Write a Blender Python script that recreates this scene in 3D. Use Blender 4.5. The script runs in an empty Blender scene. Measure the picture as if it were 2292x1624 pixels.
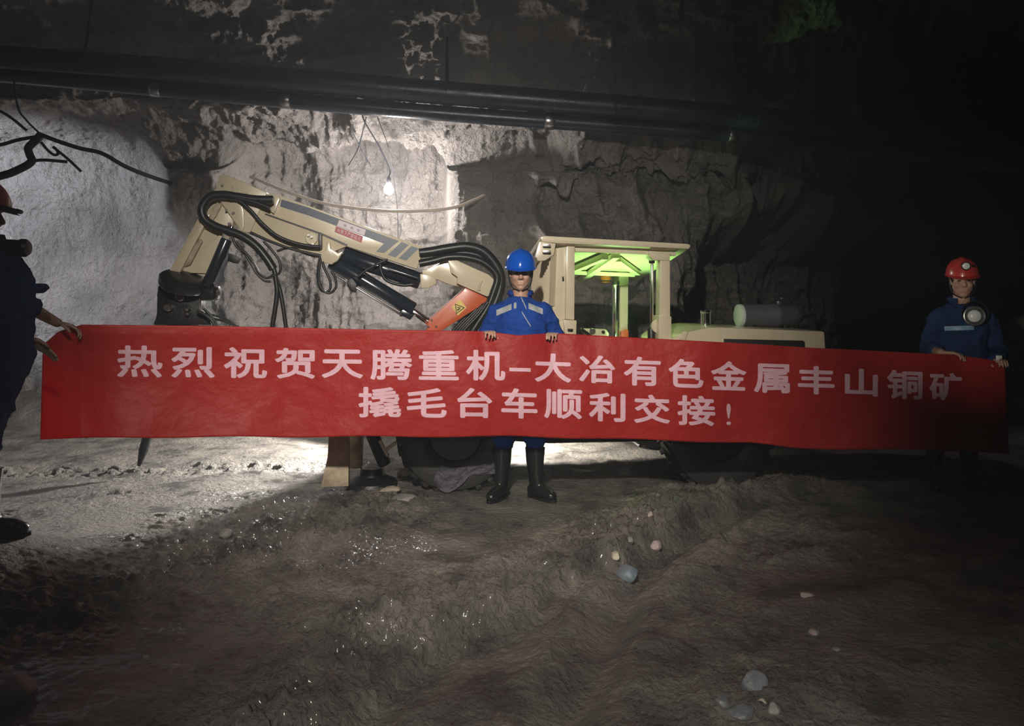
import bpy, bmesh, math, random
import numpy as np
from mathutils import Vector, Matrix, noise as mnoise

SC = bpy.context.scene
COL = SC.collection
PI = math.pi

# ------------------------------------------------------------------ camera
F, CX, HY, CAMH = 1700.0, 1146.0, 650.0, 1.5      # focal length in pixels, principal column, horizon row, eye height
cam_d = bpy.data.cameras.new('camera')
cam_d.sensor_width = 36.0
cam_d.lens = 36.0 * F / 2292.0
cam_d.shift_y = -(812.0 - HY) / 2292.0
cam_d.clip_start = 0.05
cam = bpy.data.objects.new('camera', cam_d)
COL.objects.link(cam)
cam.location = (0, 0, CAMH)
cam.rotation_euler = (PI / 2, 0, 0)
SC.camera = cam

# ------------------------------------------------------------------ exposure
SC.view_settings.view_transform = 'Standard'
SC.view_settings.look = 'None'
SC.view_settings.gamma = 1.0
SC.view_settings.use_curve_mapping = False
SC.view_settings.exposure = 0.0

# light paths kept short so the dusty air renders in reasonable time
try:
    SC.cycles.max_bounces = 6
    SC.cycles.diffuse_bounces = 3
    SC.cycles.glossy_bounces = 3
    SC.cycles.transmission_bounces = 4
    SC.cycles.volume_bounces = 0
    SC.cycles.adaptive_threshold = 0.04
except Exception:
    pass

# ------------------------------------------------------------------ world: faint teal ambient fill added to tint the dark areas, thin dust
wd = bpy.data.worlds.new('mine_air')
SC.world = wd
wd.use_nodes = True
wn = wd.node_tree
bgn = wn.nodes['Background']
bgn.inputs['Color'].default_value = (0.35, 0.75, 0.62, 1)
bgn.inputs['Strength'].default_value = 0.006
vs = wn.nodes.new('ShaderNodeVolumeScatter')
vs.inputs['Color'].default_value = (0.80, 0.90, 1.0, 1)
vs.inputs['Density'].default_value = 0.007
vs.inputs['Anisotropy'].default_value = 0.45
wn.links.new(vs.outputs[0], wn.nodes['World Output'].inputs['Volume'])

def aim(o, target):
    d = Vector(target) - o.location
    o.rotation_euler = d.to_track_quat('-Z', 'Y').to_euler()

def lamp(name, kind, loc, power, color, radius=0.05, target=None, angle=None, blend=0.3, size=None):
    l = bpy.data.lights.new(name, kind)
    l.energy = power
    l.color = color
    if kind in ('POINT', 'SPOT'):
        l.shadow_soft_size = radius
    if kind == 'SPOT':
        l.spot_size = math.radians(angle)
        l.spot_blend = blend
    if kind == 'AREA':
        l.size = size or 0.3
    o = bpy.data.objects.new(name, l)
    COL.objects.link(o)
    o.location = loc
    if target is not None:
        aim(o, target)
    return o

# lamp hung from the roof over the near side of the drift, shining at the machine
lamp('roof_lamp_light', 'SPOT', (-0.40, 0.6, 3.1), 1060, (1.0, 0.93, 0.82), 0.07, (-0.32, 5.6, 1.05), 66, 1.0)
# cap lamp of the person taking the picture, on the mud ahead
lamp('cap_lamp_light', 'SPOT', (-0.2, -0.4, 1.85), 400, (1.0, 0.93, 0.82), 0.05, (0.15, 1.9, 0.0), 62, 1.0)
# added spot with no visible source, brightens the worker at the dark end
lamp('face_fill_light', 'SPOT', (-0.8, -0.3, 1.8), 520, (1.0, 0.93, 0.80), 0.04, (3.36, 5.6, 1.60), 17, 1.0)
# drift floodlight beyond the frame on the tyre-track side, shining along the rock wall
lamp('drift_floodlight', 'SPOT', (-6.6, 6.4, 2.7), 560, (0.84, 0.88, 1.0), 0.08, (-5.8, 8.6, 2.3), 64, 0.5)

# ------------------------------------------------------------------ noise helpers (numpy)
_rng = np.random.RandomState(7)
_perm = _rng.permutation(4096).astype(np.int64)
_val = _rng.rand(4096) * 2 - 1
def _h(ix, iy, iz):
    return _val[_perm[(_perm[(_perm[ix & 4095] + iy) & 4095] + iz) & 4095]]
def vnoise(x, y, z):
    xi, yi, zi = np.floor(x).astype(np.int64), np.floor(y).astype(np.int64), np.floor(z).astype(np.int64)
    fx, fy, fz = x - xi, y - yi, z - zi
    sx, sy, sz = [f * f * f * (f * (f * 6 - 15) + 10) for f in (fx, fy, fz)]
    r = 0
    for dx in (0, 1):
        wx = sx if dx else 1 - sx
        for dy in (0, 1):
            wy = sy if dy else 1 - sy
            for dz in (0, 1):
                wz = sz if dz else 1 - sz
                r = r + wx * wy * wz * _h(xi + dx, yi + dy, zi + dz)
    return r
def fbm(x, y, z, octv=5, gain=0.5, lac=2.07, ridged=False):
    a, s, tot = 1.0, 0, 0
    for k in range(octv):
        n = vnoise(x + 17.3 * k, y - 9.1 * k, z + 5.7 * k)
        if ridged:
            n = 1 - 2 * np.abs(n)
        s = s + a * n
        tot += a
        a *= gain
        x, y, z = x * lac, y * lac, z * lac
    return s / tot
def sstep(a, b, x):
    t = np.clip((x - a) / (b - a), 0, 1)
    return t * t * (3 - 2 * t)

# ------------------------------------------------------------------ materials
def mat(name, col, rough=0.5, metal=0.0, var=0.0, var_scale=6.0, bump=0.0, bump_scale=40.0, col2=None, coat=0.0,
        emit=None, emit_s=0.0, rough_var=0.0, spec=0.5, detail=6.0):
    m = bpy.data.materials.new(name)
    m.use_nodes = True
    nt = m.node_tree
    p = nt.nodes['Principled BSDF']
    p.inputs['Base Color'].default_value = (*col, 1)
    p.inputs['Roughness'].default_value = rough
    p.inputs['Metallic'].default_value = metal
    p.inputs['Coat Weight'].default_value = coat
    p.inputs['Coat Roughness'].default_value = 0.12
    p.inputs['Specular IOR Level'].default_value = spec
    tc = nt.nodes.new('ShaderNodeTexCoord')
    if col2 is not None or var or rough_var:
        n = nt.nodes.new('ShaderNodeTexNoise')
        n.inputs['Scale'].default_value = var_scale
        n.inputs['Detail'].default_value = detail
        n.inputs['Roughness'].default_value = 0.6
        nt.links.new(tc.outputs['Object'], n.inputs['Vector'])
        if col2 is not None or var:
            r = nt.nodes.new('ShaderNodeValToRGB')
            c2 = col2 if col2 is not None else tuple(max(0, c * (1 - var)) for c in col)
            r.color_ramp.elements[0].position = 0.36
            r.color_ramp.elements[1].position = 0.64
            r.color_ramp.elements[0].color = (*c2, 1)
            r.color_ramp.elements[1].color = (*col, 1)
            nt.links.new(n.outputs['Fac'], r.inputs['Fac'])
            nt.links.new(r.outputs['Color'], p.inputs['Base Color'])
        if rough_var:
            mr = nt.nodes.new('ShaderNodeMapRange')
            mr.inputs['From Min'].default_value = 0.35
            mr.inputs['From Max'].default_value = 0.65
            mr.inputs['To Min'].default_value = max(0.04, rough - rough_var)
            mr.inputs['To Max'].default_value = min(1, rough + rough_var)
            nt.links.new(n.outputs['Fac'], mr.inputs['Value'])
            nt.links.new(mr.outputs['Result'], p.inputs['Roughness'])
    if bump:
        b = nt.nodes.new('ShaderNodeTexNoise')
        b.inputs['Scale'].default_value = bump_scale
        b.inputs['Detail'].default_value = 8
        b.inputs['Roughness'].default_value = 0.62
        nt.links.new(tc.outputs['Object'], b.inputs['Vector'])
        bp = nt.nodes.new('ShaderNodeBump')
        bp.inputs['Strength'].default_value = 1.0
        bp.inputs['Distance'].default_value = bump
        nt.links.new(b.outputs['Fac'], bp.inputs['Height'])
        nt.links.new(bp.outputs['Normal'], p.inputs['Normal'])
    if emit is not None:
        p.inputs['Emission Color'].default_value = (*emit, 1)
        p.inputs['Emission Strength'].default_value = emit_s
    return m

M = {}
M['rock'] = mat('grey_rock', (0.37, 0.34, 0.325), 0.55, var_scale=1.6, col2=(0.235, 0.22, 0.208), bump=0.10, bump_scale=17, rough_var=0.24, detail=10)
M['mud'] = mat('wet_mud', (0.25, 0.225, 0.195), 0.42, var_scale=3.0, col2=(0.085, 0.08, 0.075), bump=0.06, bump_scale=30, rough_var=0.30, detail=13.0, coat=0.30)  # dark mottling stands in for shaded hollows as well as wet patches
M['cream'] = mat('cream_paint', (0.66, 0.58, 0.42), 0.32, var=0.10, var_scale=5, coat=0.5, bump=0.0006, bump_scale=8)
M['cream_muddy'] = mat('muddy_cream_paint', (0.62, 0.54, 0.38), 0.55, var_scale=9, col2=(0.30, 0.24, 0.17), bump=0.004, bump_scale=40)
M['orange'] = mat('orange_paint', (0.62, 0.115, 0.035), 0.35, var=0.12, var_scale=5, coat=0.4)
M['navy'] = mat('navy_paint', (0.045, 0.065, 0.11), 0.4, var=0.1)
M['white_paint'] = mat('white_paint', (0.75, 0.73, 0.72), 0.4)
M['cyl'] = mat('dark_cylinder_paint', (0.018, 0.026, 0.038), 0.22, var=0.2, coat=0.6)
M['black'] = mat('black_steel', (0.012, 0.014, 0.015), 0.38, var=0.3, var_scale=12, bump=0.002, bump_scale=60, rough_var=0.12)
M['rubber'] = mat('black_rubber', (0.014, 0.015, 0.016), 0.42, bump=0.0015, bump_scale=90)
M['hose'] = mat('hydraulic_hose', (0.015, 0.017, 0.019), 0.35, bump=0.0006, bump_scale=200)
M['tyre'] = mat('tyre_rubber', (0.016, 0.017, 0.019), 0.5, var_scale=7, col2=(0.035, 0.032, 0.030), bump=0.004, bump_scale=40, rough_var=0.15)
M['chrome'] = mat('chrome', (0.85, 0.85, 0.86), 0.12, 1.0)
M['steel'] = mat('bare_steel', (0.42, 0.42, 0.43), 0.32, 1.0, var=0.3)
M['grille'] = mat('dark_grille', (0.010, 0.010, 0.010), 0.6)
M['air'] = mat('grey_canister', (0.085, 0.09, 0.10), 0.38)
M['aircap'] = mat('pale_canister_cap', (0.50, 0.55, 0.52), 0.45)
M['amber'] = mat('amber_lens', (0.30, 0.075, 0.02), 0.25, coat=0.5)
M['cable_white'] = mat('pale_cable', (0.72, 0.62, 0.55), 0.5)
M['pipe'] = mat('navy_plastic_pipe', (0.016, 0.024, 0.036), 0.32, var=0.3, var_scale=3, bump=0.002, bump_scale=20, rough_var=0.12)
M['cable_dark'] = mat('dark_cable', (0.008, 0.010, 0.016), 0.7, spec=0.2)
M['yellow'] = mat('yellow_sticker', (0.80, 0.60, 0.16), 0.4)
M['sticker_white'] = mat('pale_sticker', (0.66, 0.56, 0.62), 0.4)
M['sticker_red'] = mat('red_ink', (0.42, 0.06, 0.09), 0.45)
M['faint_ink'] = mat('faint_violet_ink', (0.42, 0.33, 0.45), 0.5)
M['ink'] = mat('black_ink', (0.02, 0.018, 0.015), 0.5)
M['skin'] = mat('skin', (0.50, 0.29, 0.21), 0.5, var=0.14, var_scale=20, bump=0.0006, bump_scale=120)
M['skin_dark'] = mat('darker_skin', (0.33, 0.20, 0.14), 0.55, var=0.14, var_scale=20)  # darker tone than the other skin
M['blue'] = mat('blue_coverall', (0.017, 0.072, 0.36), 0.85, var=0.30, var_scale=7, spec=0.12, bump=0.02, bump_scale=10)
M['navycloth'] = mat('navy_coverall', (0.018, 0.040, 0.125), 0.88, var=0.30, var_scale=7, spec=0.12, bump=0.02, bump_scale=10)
M['reflect'] = mat('reflective_tape', (0.40, 0.43, 0.45), 0.45, var=0.15, var_scale=30)
M['reflect_blue'] = mat('bluish_reflective_tape', (0.20, 0.36, 0.50), 0.5)  # darker and bluer than the other tape
M['boot'] = mat('black_rubber_boot', (0.012, 0.013, 0.013), 0.25, bump=0.001, bump_scale=50, rough_var=0.1)
M['helmet_blue'] = mat('blue_plastic', (0.004, 0.085, 0.50), 0.16, coat=0.0, spec=0.4)
M['helmet_red'] = mat('red_plastic', (0.50, 0.045, 0.035), 0.3, coat=0.3)
M['helmet_pink'] = mat('faded_red_plastic', (0.58, 0.16, 0.13), 0.35)
M['dark'] = mat('black_plastic', (0.012, 0.012, 0.014), 0.4)
M['hair'] = mat('black_hair', (0.012, 0.010, 0.009), 0.55)
M['eye'] = mat('dark_eye', (0.03, 0.02, 0.018), 0.2)
M['lens'] = mat('frosted_lamp_lens', (0.72, 0.76, 0.73), 0.3)
M['stone'] = mat('grey_stone', (0.26, 0.245, 0.235), 0.6, var=0.35, var_scale=18, bump=0.004, bump_scale=50)
M['stone_pink'] = mat('pinkish_stone', (0.36, 0.29, 0.28), 0.6, var=0.25, var_scale=18, bump=0.003, bump_scale=50)
M['stone_cream'] = mat('cream_stone', (0.42, 0.37, 0.29), 0.55, var=0.2, var_scale=18, bump=0.003, bump_scale=50)
M['stone_dark'] = mat('dark_stone', (0.15, 0.155, 0.17), 0.45, var=0.3, var_scale=14, bump=0.004, bump_scale=40)
M['stone_blue'] = mat('bluish_stone', (0.17, 0.21, 0.25), 0.5, var=0.3, var_scale=14, bump=0.004, bump_scale=40)
M['film'] = mat('muddy_plastic_film', (0.085, 0.08, 0.105), 0.3, var=0.4, var_scale=18, bump=0.02, bump_scale=22)
M['bulb'] = mat('lit_bulb_glass', (1, 1, 1), 0.3, emit=(1.0, 0.93, 0.88), emit_s=1130)
M['cablamp'] = mat('lit_cab_lamp', (1, 1, 1), 0.3, emit=(0.4, 1.0, 0.3), emit_s=40)

def cloth_mat(name, col, trans):
    m = bpy.data.materials.new(name)
    m.use_nodes = True
    nt = m.node_tree
    p = nt.nodes['Principled BSDF']
    p.inputs['Base Color'].default_value = (*col, 1)
    p.inputs['Roughness'].default_value = 0.55
    t = nt.nodes.new('ShaderNodeBsdfTranslucent')
    t.inputs['Color'].default_value = (*col, 1)
    mx = nt.nodes.new('ShaderNodeMixShader')
    mx.inputs['Fac'].default_value = trans
    tc = nt.nodes.new('ShaderNodeTexCoord')
    n = nt.nodes.new('ShaderNodeTexNoise')
    n.inputs['Scale'].default_value = 5.0
    n.inputs['Detail'].default_value = 5
    nt.links.new(tc.outputs['Object'], n.inputs['Vector'])
    bp = nt.nodes.new('ShaderNodeBump')
    bp.inputs['Distance'].default_value = 0.035
    bp.inputs['Strength'].default_value = 0.8
    nt.links.new(n.outputs['Fac'], bp.inputs['Height'])
    nt.links.new(bp.outputs['Normal'], p.inputs['Normal'])
    nt.links.new(p.outputs[0], mx.inputs[1])
    nt.links.new(t.outputs[0], mx.inputs[2])
    nt.links.new(mx.outputs[0], nt.nodes['Material Output'].inputs['Surface'])
    return m
M['banner'] = cloth_mat('red_banner_cloth', (0.53, 0.030, 0.025), 0.40)
M['lettering'] = cloth_mat('pale_pink_lettering', (0.90, 0.58, 0.68), 0.25)

# ------------------------------------------------------------------ building helpers
def W(px, py, Y):
    """the point of the place that lies at distance Y on the line of sight of one photo point"""
    return Vector(((px - CX) * Y / F, Y, CAMH - (py - HY) * Y / F))

def link(name, me, m, parent=None, smooth=True):
    o = bpy.data.objects.new(name, me)
    COL.objects.link(o)
    if m is not None:
        me.materials.clear()
        me.materials.append(m)
    if parent is not None:
        o.parent = parent
        o.matrix_parent_inverse = parent.matrix_world.inverted() if False else Matrix.Translation(-parent.location)
    return o

def shade(me, angle=38):
    n = len(me.polygons)
    if n:
        me.polygons.foreach_set('use_smooth', np.ones(n, dtype=bool))
        try:
            me.set_sharp_from_angle(angle=math.radians(angle))
        except Exception:
            pass
    me.update()

def obj(name, bm, m, parent=None, angle=38):
    me = bpy.data.meshes.new(name)
    bmesh.ops.recalc_face_normals(bm, faces=bm.faces[:])
    bm.to_mesh(me)
    bm.free()
    shade(me, angle)
    return link(name, me, m, parent)

def tag(o, label=None, cat=None, group=None, kind=None):
    if label: o['label'] = label
    if cat: o['category'] = cat
    if group: o['group'] = group
    if kind: o['kind'] = kind
    return o

def thing(name, label, cat, loc=(0, 0, 0), group=None):
    o = bpy.data.objects.new(name, None)
    o.empty_display_size = 0.2
    COL.objects.link(o)
    o.location = loc
    return tag(o, label, cat, group)

def B():
    return bmesh.new()

def add_poly_prism(bm, front, back, bevel=0.0):
    vf = [bm.verts.new(p) for p in front]
    vb = [bm.verts.new(p) for p in back]
    fs = [bm.faces.new(vf), bm.faces.new(list(reversed(vb)))]
    n = len(vf)
    for i in range(n):
        j = (i + 1) % n
        fs.append(bm.faces.new((vf[j], vf[i], vb[i], vb[j])))
    bmesh.ops.recalc_face_normals(bm, faces=fs)
    if bevel > 0:
        es = list({e for f in fs for e in f.edges})
        bmesh.ops.bevel(bm, geom=es, offset=bevel, segments=2, affect='EDGES', profile=0.6, clamp_overlap=True)

def add_box(bm, c, size, rot=None, bevel=0.0):
    r = bmesh.ops.create_cube(bm, size=1.0)
    mt = Matrix.Translation(Vector(c)) @ (rot.to_4x4() if rot is not None else Matrix.Identity(4)) @ Matrix.Diagonal((*size, 1))
    bmesh.ops.transform(bm, matrix=mt, verts=r['verts'])
    if bevel > 0:
        es = list({e for v in r['verts'] for e in v.link_edges})
        bmesh.ops.bevel(bm, geom=es, offset=bevel, segments=2, affect='EDGES', profile=0.6, clamp_overlap=True)

def frame_of(d):
    d = Vector(d).normalized()
    a = Vector((0, 0, 1)) if abs(d.z) < 0.9 else Vector((0, 1, 0))
    u = a.cross(d).normalized()
    return u, d.cross(u).normalized(), d

def smooth_path(pts, n=8):
    P = [Vector(p) for p in pts]
    if len(P) < 3:
        return P
    out = []
    Q = [P[0] * 2 - P[1]] + P + [P[-1] * 2 - P[-2]]
    for i in range(1, len(Q) - 2):
        a, b, c, d = Q[i - 1], Q[i], Q[i + 1], Q[i + 2]
        for k in range(n):
            t = k / n
            out.append(0.5 * ((2 * b) + (c - a) * t + (2 * a - 5 * b + 4 * c - d) * t * t + (3 * b - a - 3 * c + d) * t ** 3))
    out.append(P[-1])
    return out

def add_tube(bm, pts, r, seg=10, smooth=0, caps=True, ribs=0.0):
    P = smooth_path(pts, smooth) if smooth else [Vector(p) for p in pts]
    n = len(P)
    R = list(r) if isinstance(r, (list, tuple)) else [r] * n
    if len(R) != n:
        R = [R[min(len(R) - 1, int(i * len(R) / n))] for i in range(n)]
    rings = []
    u = None
    for i in range(n):
        d = (P[min(i + 1, n - 1)] - P[max(i - 1, 0)])
        if d.length < 1e-9:
            d = Vector((0, 0, 1))
        d.normalize()
        if u is None:
            u, v, _ = frame_of(d)
        else:
            u = (u - d * u.dot(d))
            u = u.normalized() if u.length > 1e-6 else frame_of(d)[0]
            v = d.cross(u)
        rr = R[i] * (1 + (ribs if i % 2 else 0))
        rings.append([bm.verts.new(P[i] + (u * math.cos(2 * PI * k / seg) + v * math.sin(2 * PI * k / seg)) * rr) for k in range(seg)])
    for i in range(n - 1):
        for k in range(seg):
            bm.faces.new((rings[i][k], rings[i][(k + 1) % seg], rings[i + 1][(k + 1) % seg], rings[i + 1][k]))
    if caps:
        bm.faces.new(list(reversed(rings[0])))
        bm.faces.new(rings[-1])

def add_lathe(bm, origin, axis, prof, seg=28, caps=True):
    u, v, d = frame_of(axis)
    o = Vector(origin)
    rings = []
    for r, h in prof:
        rings.append([bm.verts.new(o + d * h + (u * math.cos(2 * PI * k / seg) + v * math.sin(2 * PI * k / seg)) * max(r, 1e-4)) for k in range(seg)])
    for i in range(len(rings) - 1):
        for k in range(seg):
            bm.faces.new((rings[i][k], rings[i][(k + 1) % seg], rings[i + 1][(k + 1) % seg], rings[i + 1][k]))
    if caps:
        bm.faces.new(list(reversed(rings[0])))
        bm.faces.new(rings[-1])

def add_ellipsoid(bm, c, axes, rot=None, sub=3):
    r = bmesh.ops.create_icosphere(bm, subdivisions=sub, radius=1.0)
    mt = Matrix.Translation(Vector(c)) @ (rot.to_4x4() if rot is not None else Matrix.Identity(4)) @ Matrix.Diagonal((*axes, 1))
    bmesh.ops.transform(bm, matrix=mt, verts=r['verts'])

def add_capsule(bm, a, b, ra, rb, seg=14):
    a, b = Vector(a), Vector(b)
    d = (b - a)
    L = d.length
    d.normalize()
    prof = [(ra * math.cos(t), -ra * math.sin(t)) for t in [PI / 2 * k / 4 for k in (4, 3, 2, 1)]]
    prof += [(ra, 0), (rb, L)]
    prof += [(rb * math.cos(t), L + rb * math.sin(t)) for t in [PI / 2 * k / 4 for k in (1, 2, 3, 4)]]
    add_lathe(bm, a, d, prof, seg)

def apply_mods(o):
    dg = bpy.context.evaluated_depsgraph_get()
    dg.update()
    me = bpy.data.meshes.new_from_object(o.evaluated_get(dg))
    old = o.data
    o.modifiers.clear()
    o.data = me
    bpy.data.meshes.remove(old)
    return o

def fuse(name, bm, m, voxel, smooth=6, parent=None, noise_amp=0.0, noise_scale=9.0, seed=0.0):
    """one continuous skin over everything in bm"""
    me = bpy.data.meshes.new(name)
    bmesh.ops.recalc_face_normals(bm, faces=bm.faces[:])
    bm.to_mesh(me)
    bm.free()
    o = link(name, me, m, parent)
    r = o.modifiers.new('r', 'REMESH')
    r.mode = 'VOXEL'
    r.voxel_size = voxel
    if smooth:
        s = o.modifiers.new('s', 'SMOOTH')
        s.factor = 0.5
        s.iterations = smooth
    apply_mods(o)
    me = o.data
    me.name = name
    if noise_amp:
        n = len(me.vertices)
        co = np.empty(n * 3); no = np.empty(n * 3)
        me.vertices.foreach_get('co', co)
        me.vertex_normals.foreach_get('vector', no)
        co = co.reshape(-1, 3); no = no.reshape(-1, 3)
        d = fbm(co[:, 0] * noise_scale + seed, co[:, 1] * noise_scale, co[:, 2] * noise_scale * 1.5, 4, ridged=True)
        co += no * (d * noise_amp)[:, None]
        me.vertices.foreach_set('co', co.ravel())
    me.materials.clear()
    me.materials.append(m)
    me.polygons.foreach_set('use_smooth', np.ones(len(me.polygons), dtype=bool))
    me.update()
    return o

def grid_mesh(name, X, Y, Z, m, kind='structure', parent=None):
    """X, Y, Z arrays of shape (rows, columns)"""
    nr, nc = X.shape
    me = bpy.data.meshes.new(name)
    co = np.stack([X, Y, Z], -1).reshape(-1, 3).astype(np.float32)
    idx = np.arange(nr * nc).reshape(nr, nc)
    q = np.stack([idx[:-1, :-1], idx[:-1, 1:], idx[1:, 1:], idx[1:, :-1]], -1).reshape(-1, 4)
    me.vertices.add(len(co))
    me.vertices.foreach_set('co', co.ravel())
    nf = len(q)
    me.loops.add(nf * 4)
    me.loops.foreach_set('vertex_index', q.ravel().astype(np.int32))
    me.polygons.add(nf)
    me.polygons.foreach_set('loop_start', np.arange(0, nf * 4, 4, dtype=np.int32))
    me.polygons.foreach_set('use_smooth', np.ones(nf, dtype=bool))
    me.update(calc_edges=True)
    me.validate()
    o = link(name, me, m, parent)
    if kind:
        o['kind'] = kind
    return o

# ------------------------------------------------------------------ the drift: floor
def seg_dist(x, y, pts):
    best = np.full(x.shape, 1e9)
    side = np.zeros(x.shape)
    for (ax, ay), (bx, by) in zip(pts[:-1], pts[1:]):
        dx, dy = bx - ax, by - ay
        L2 = dx * dx + dy * dy
        t = np.clip(((x - ax) * dx + (y - ay) * dy) / L2, 0, 1)
        qx, qy = x - (ax + t * dx), y - (ay + t * dy)
        d = np.hypot(qx, qy)
        s = np.sign(dx * qy - dy * qx)
        side = np.where(d < best, s, side)
        best = np.minimum(best, d)
    return best, side
def ground(px, py):
    Y = CAMH * F / (py - HY)
    return ((px - CX) * Y / F, Y)
RIDGE = [ground(*p) for p in ((700, 1640), (850, 1510), (960, 1430), (1180, 1340), (1330, 1265), (1480, 1195), (1640, 1120), (1800, 1085))]
RUT = [ground(*p) for p in ((1180, 1700), (1260, 1610), (1330, 1480), (1400, 1330), (1500, 1220), (1690, 1120))]
CLODS = [ground(*p) for p in ((-200, 1500), (0, 1420), (250, 1345), (500, 1265), (700, 1185), (860, 1130))]
BAND = [(-6.0, 6.15), (-4.0, 6.3), (-2.9, 6.35), (-2.0, 6.45), (-1.3, 6.6)]
def floor_h(x, y):
    z = 0.020 * fbm(x * 0.9, y * 0.9, x * 0, 3)
    z = z + 0.016 * fbm(x * 3.1, y * 3.1, x * 0 + 3, 4)
    lump = fbm(x * 9, y * 9, x * 0 + 7, 4)
    fine = fbm(x * 26, y * 26, x * 0 + 11, 3)
    crumb = np.abs(vnoise(x * 21, y * 21, x * 0 + 21)) + 0.65 * np.abs(vnoise(x * 44, y * 44, x * 0 + 4)) - 0.36
    front = 1 - sstep(5.2, 6.2, y)
    rough = 0.15 + 0.85 * sstep(-0.05, 0.35, fbm(x * 1.1 + 5, y * 1.1, x * 0 + 1, 3))
    z = z + front * rough * (0.020 * lump + 0.020 * crumb) + (1 - front) * (0.006 * lump + 0.003 * fine)
    d, s = seg_dist(x, y, RIDGE)
    sd = d * s + 0.07 * fbm(x * 4, y * 4, x * 0 + 6, 3)
    z = z + 0.060 * sstep(-0.13, 0.04, sd) * np.exp(-(np.maximum(sd, 0) / 0.50) ** 2) - 0.035 * np.exp(-((sd + 0.14) / 0.10) ** 2)
    z = z + np.exp(-((sd - 0.16) / 0.30) ** 2) * (0.042 * crumb + 0.024 * lump)
    d, s = seg_dist(x, y, RUT)
    z = z * (1 - 0.5 * np.exp(-(d / 0.14) ** 2)) - 0.055 * np.exp(-(d / 0.085) ** 2)
    z = z + 0.030 * np.exp(-((d - 0.19) / 0.07) ** 2) * (0.7 + 1.2 * lump)
    d, s = seg_dist(x, y, CLODS)
    z = z + np.exp(-(d / 0.30) ** 2) * (0.015 + 0.050 * lump + 0.030 * crumb)
    d, s = seg_dist(x, y, BAND)
    z = z + np.exp(-(d / 0.20) ** 2) * (-0.035 + 0.10 * np.abs(lump) + 0.02 * fine)
    # wheel ruts of earlier passes across the near mud
    for k, off in enumerate((0.0, 0.62, 1.22)):
        yy = 1.9 + off * 1.1 + 0.55 * x + 0.1 * np.sin(x * 1.7 + k)
        z = z - front * 0.018 * np.exp(-((y - yy) / 0.13) ** 2) + front * 0.018 * np.exp(-((y - yy - 0.26) / 0.10) ** 2) * (1 + lump)
    # a hump where the worker at the rubble end stands, and muck banked against the walls
    z = z + 0.20 * np.exp(-(((x + 2.75) / 0.55) ** 2 + ((y - 3.85) / 0.6) ** 2))
    z = z + 0.45 * sstep(8.35, 9.3, y) * (0.7 + 0.5 * fbm(x * 1.6, y * 1.6, x * 0 + 4, 3))
    z = z + 0.9 * sstep(4.6, 6.4, x) ** 2
    # trodden flat under the boots and wheels
    for cx, cy, r, hz in FLATS:
        w = np.exp(-((np.hypot(x - cx, y - cy) / r) ** 4))
        z = z * (1 - w) + hz * w
    return z
FLATS = []

# ------------------------------------------------------------------ machine reference plane
TY = math.tan(math.radians(7.0))          # the machine stands turned 7 degrees to the picture plane
YB = 5.70
LAT = Vector((-TY, 1, 0)).normalized()    # across the machine, away from the camera
LON = Vector((1, TY, 0)).normalized()     # along the machine, boom end to engine end
def MP(px, py, off=0.0):
    Y = (YB + off * math.hypot(1, TY)) / (1 - TY * (px - CX) / F)
    return W(px, py, Y)
WHEEL_R, WHEEL_W = 0.44, 0.34
wheels = []
for px, py in ((1018, 966), (1600, 968)):
    for off in (WHEEL_W / 2, 1.62):
        c = MP(px, py, WHEEL_W / 2) + LAT * (off - WHEEL_W / 2)
        wheels.append(c)
        FLATS.append((c.x, c.y, 0.33, c.z - WHEEL_R + 0.02))
FOOT_C = [(-0.075, 5.50), (0.17, 5.50)]
for fx, fy in FOOT_C:
    FLATS.append((fx, fy - 0.04, 0.17, 0.0))
FOOT_R = [(3.22, 5.78), (3.50, 5.80)]
for fx, fy in FOOT_R:
    FLATS.append((fx, fy, 0.2, 0.0))
FOOT_L = [(-2.84, 3.72), (-2.74, 3.98)]
for fx, fy in FOOT_L:
    FLATS.append((fx, fy, 0.2, 0.2))

# ------------------------------------------------------------------ floor mesh, finer towards the camera
rows = np.concatenate([np.linspace(-1.6, 2.2, 60, endpoint=False), 2.2 * (9.6 / 2.2) ** np.linspace(0, 1, 620)])
cols = np.linspace(-1, 1, 860)
cols = np.sign(cols) * (0.55 * np.abs(cols) + 0.45 * np.abs(cols) ** 2.2) * 8.6
GX, GY = np.meshgrid(cols, rows)
GZ = floor_h(GX, GY)
floor = grid_mesh('floor', GX, GY, GZ, M['mud'])
floor['label'] = 'muddy floor of the mine drift with ruts and clods'

def floor_z(x, y):
    return float(floor_h(np.array([float(x)]), np.array([float(y)]))[0])

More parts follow.
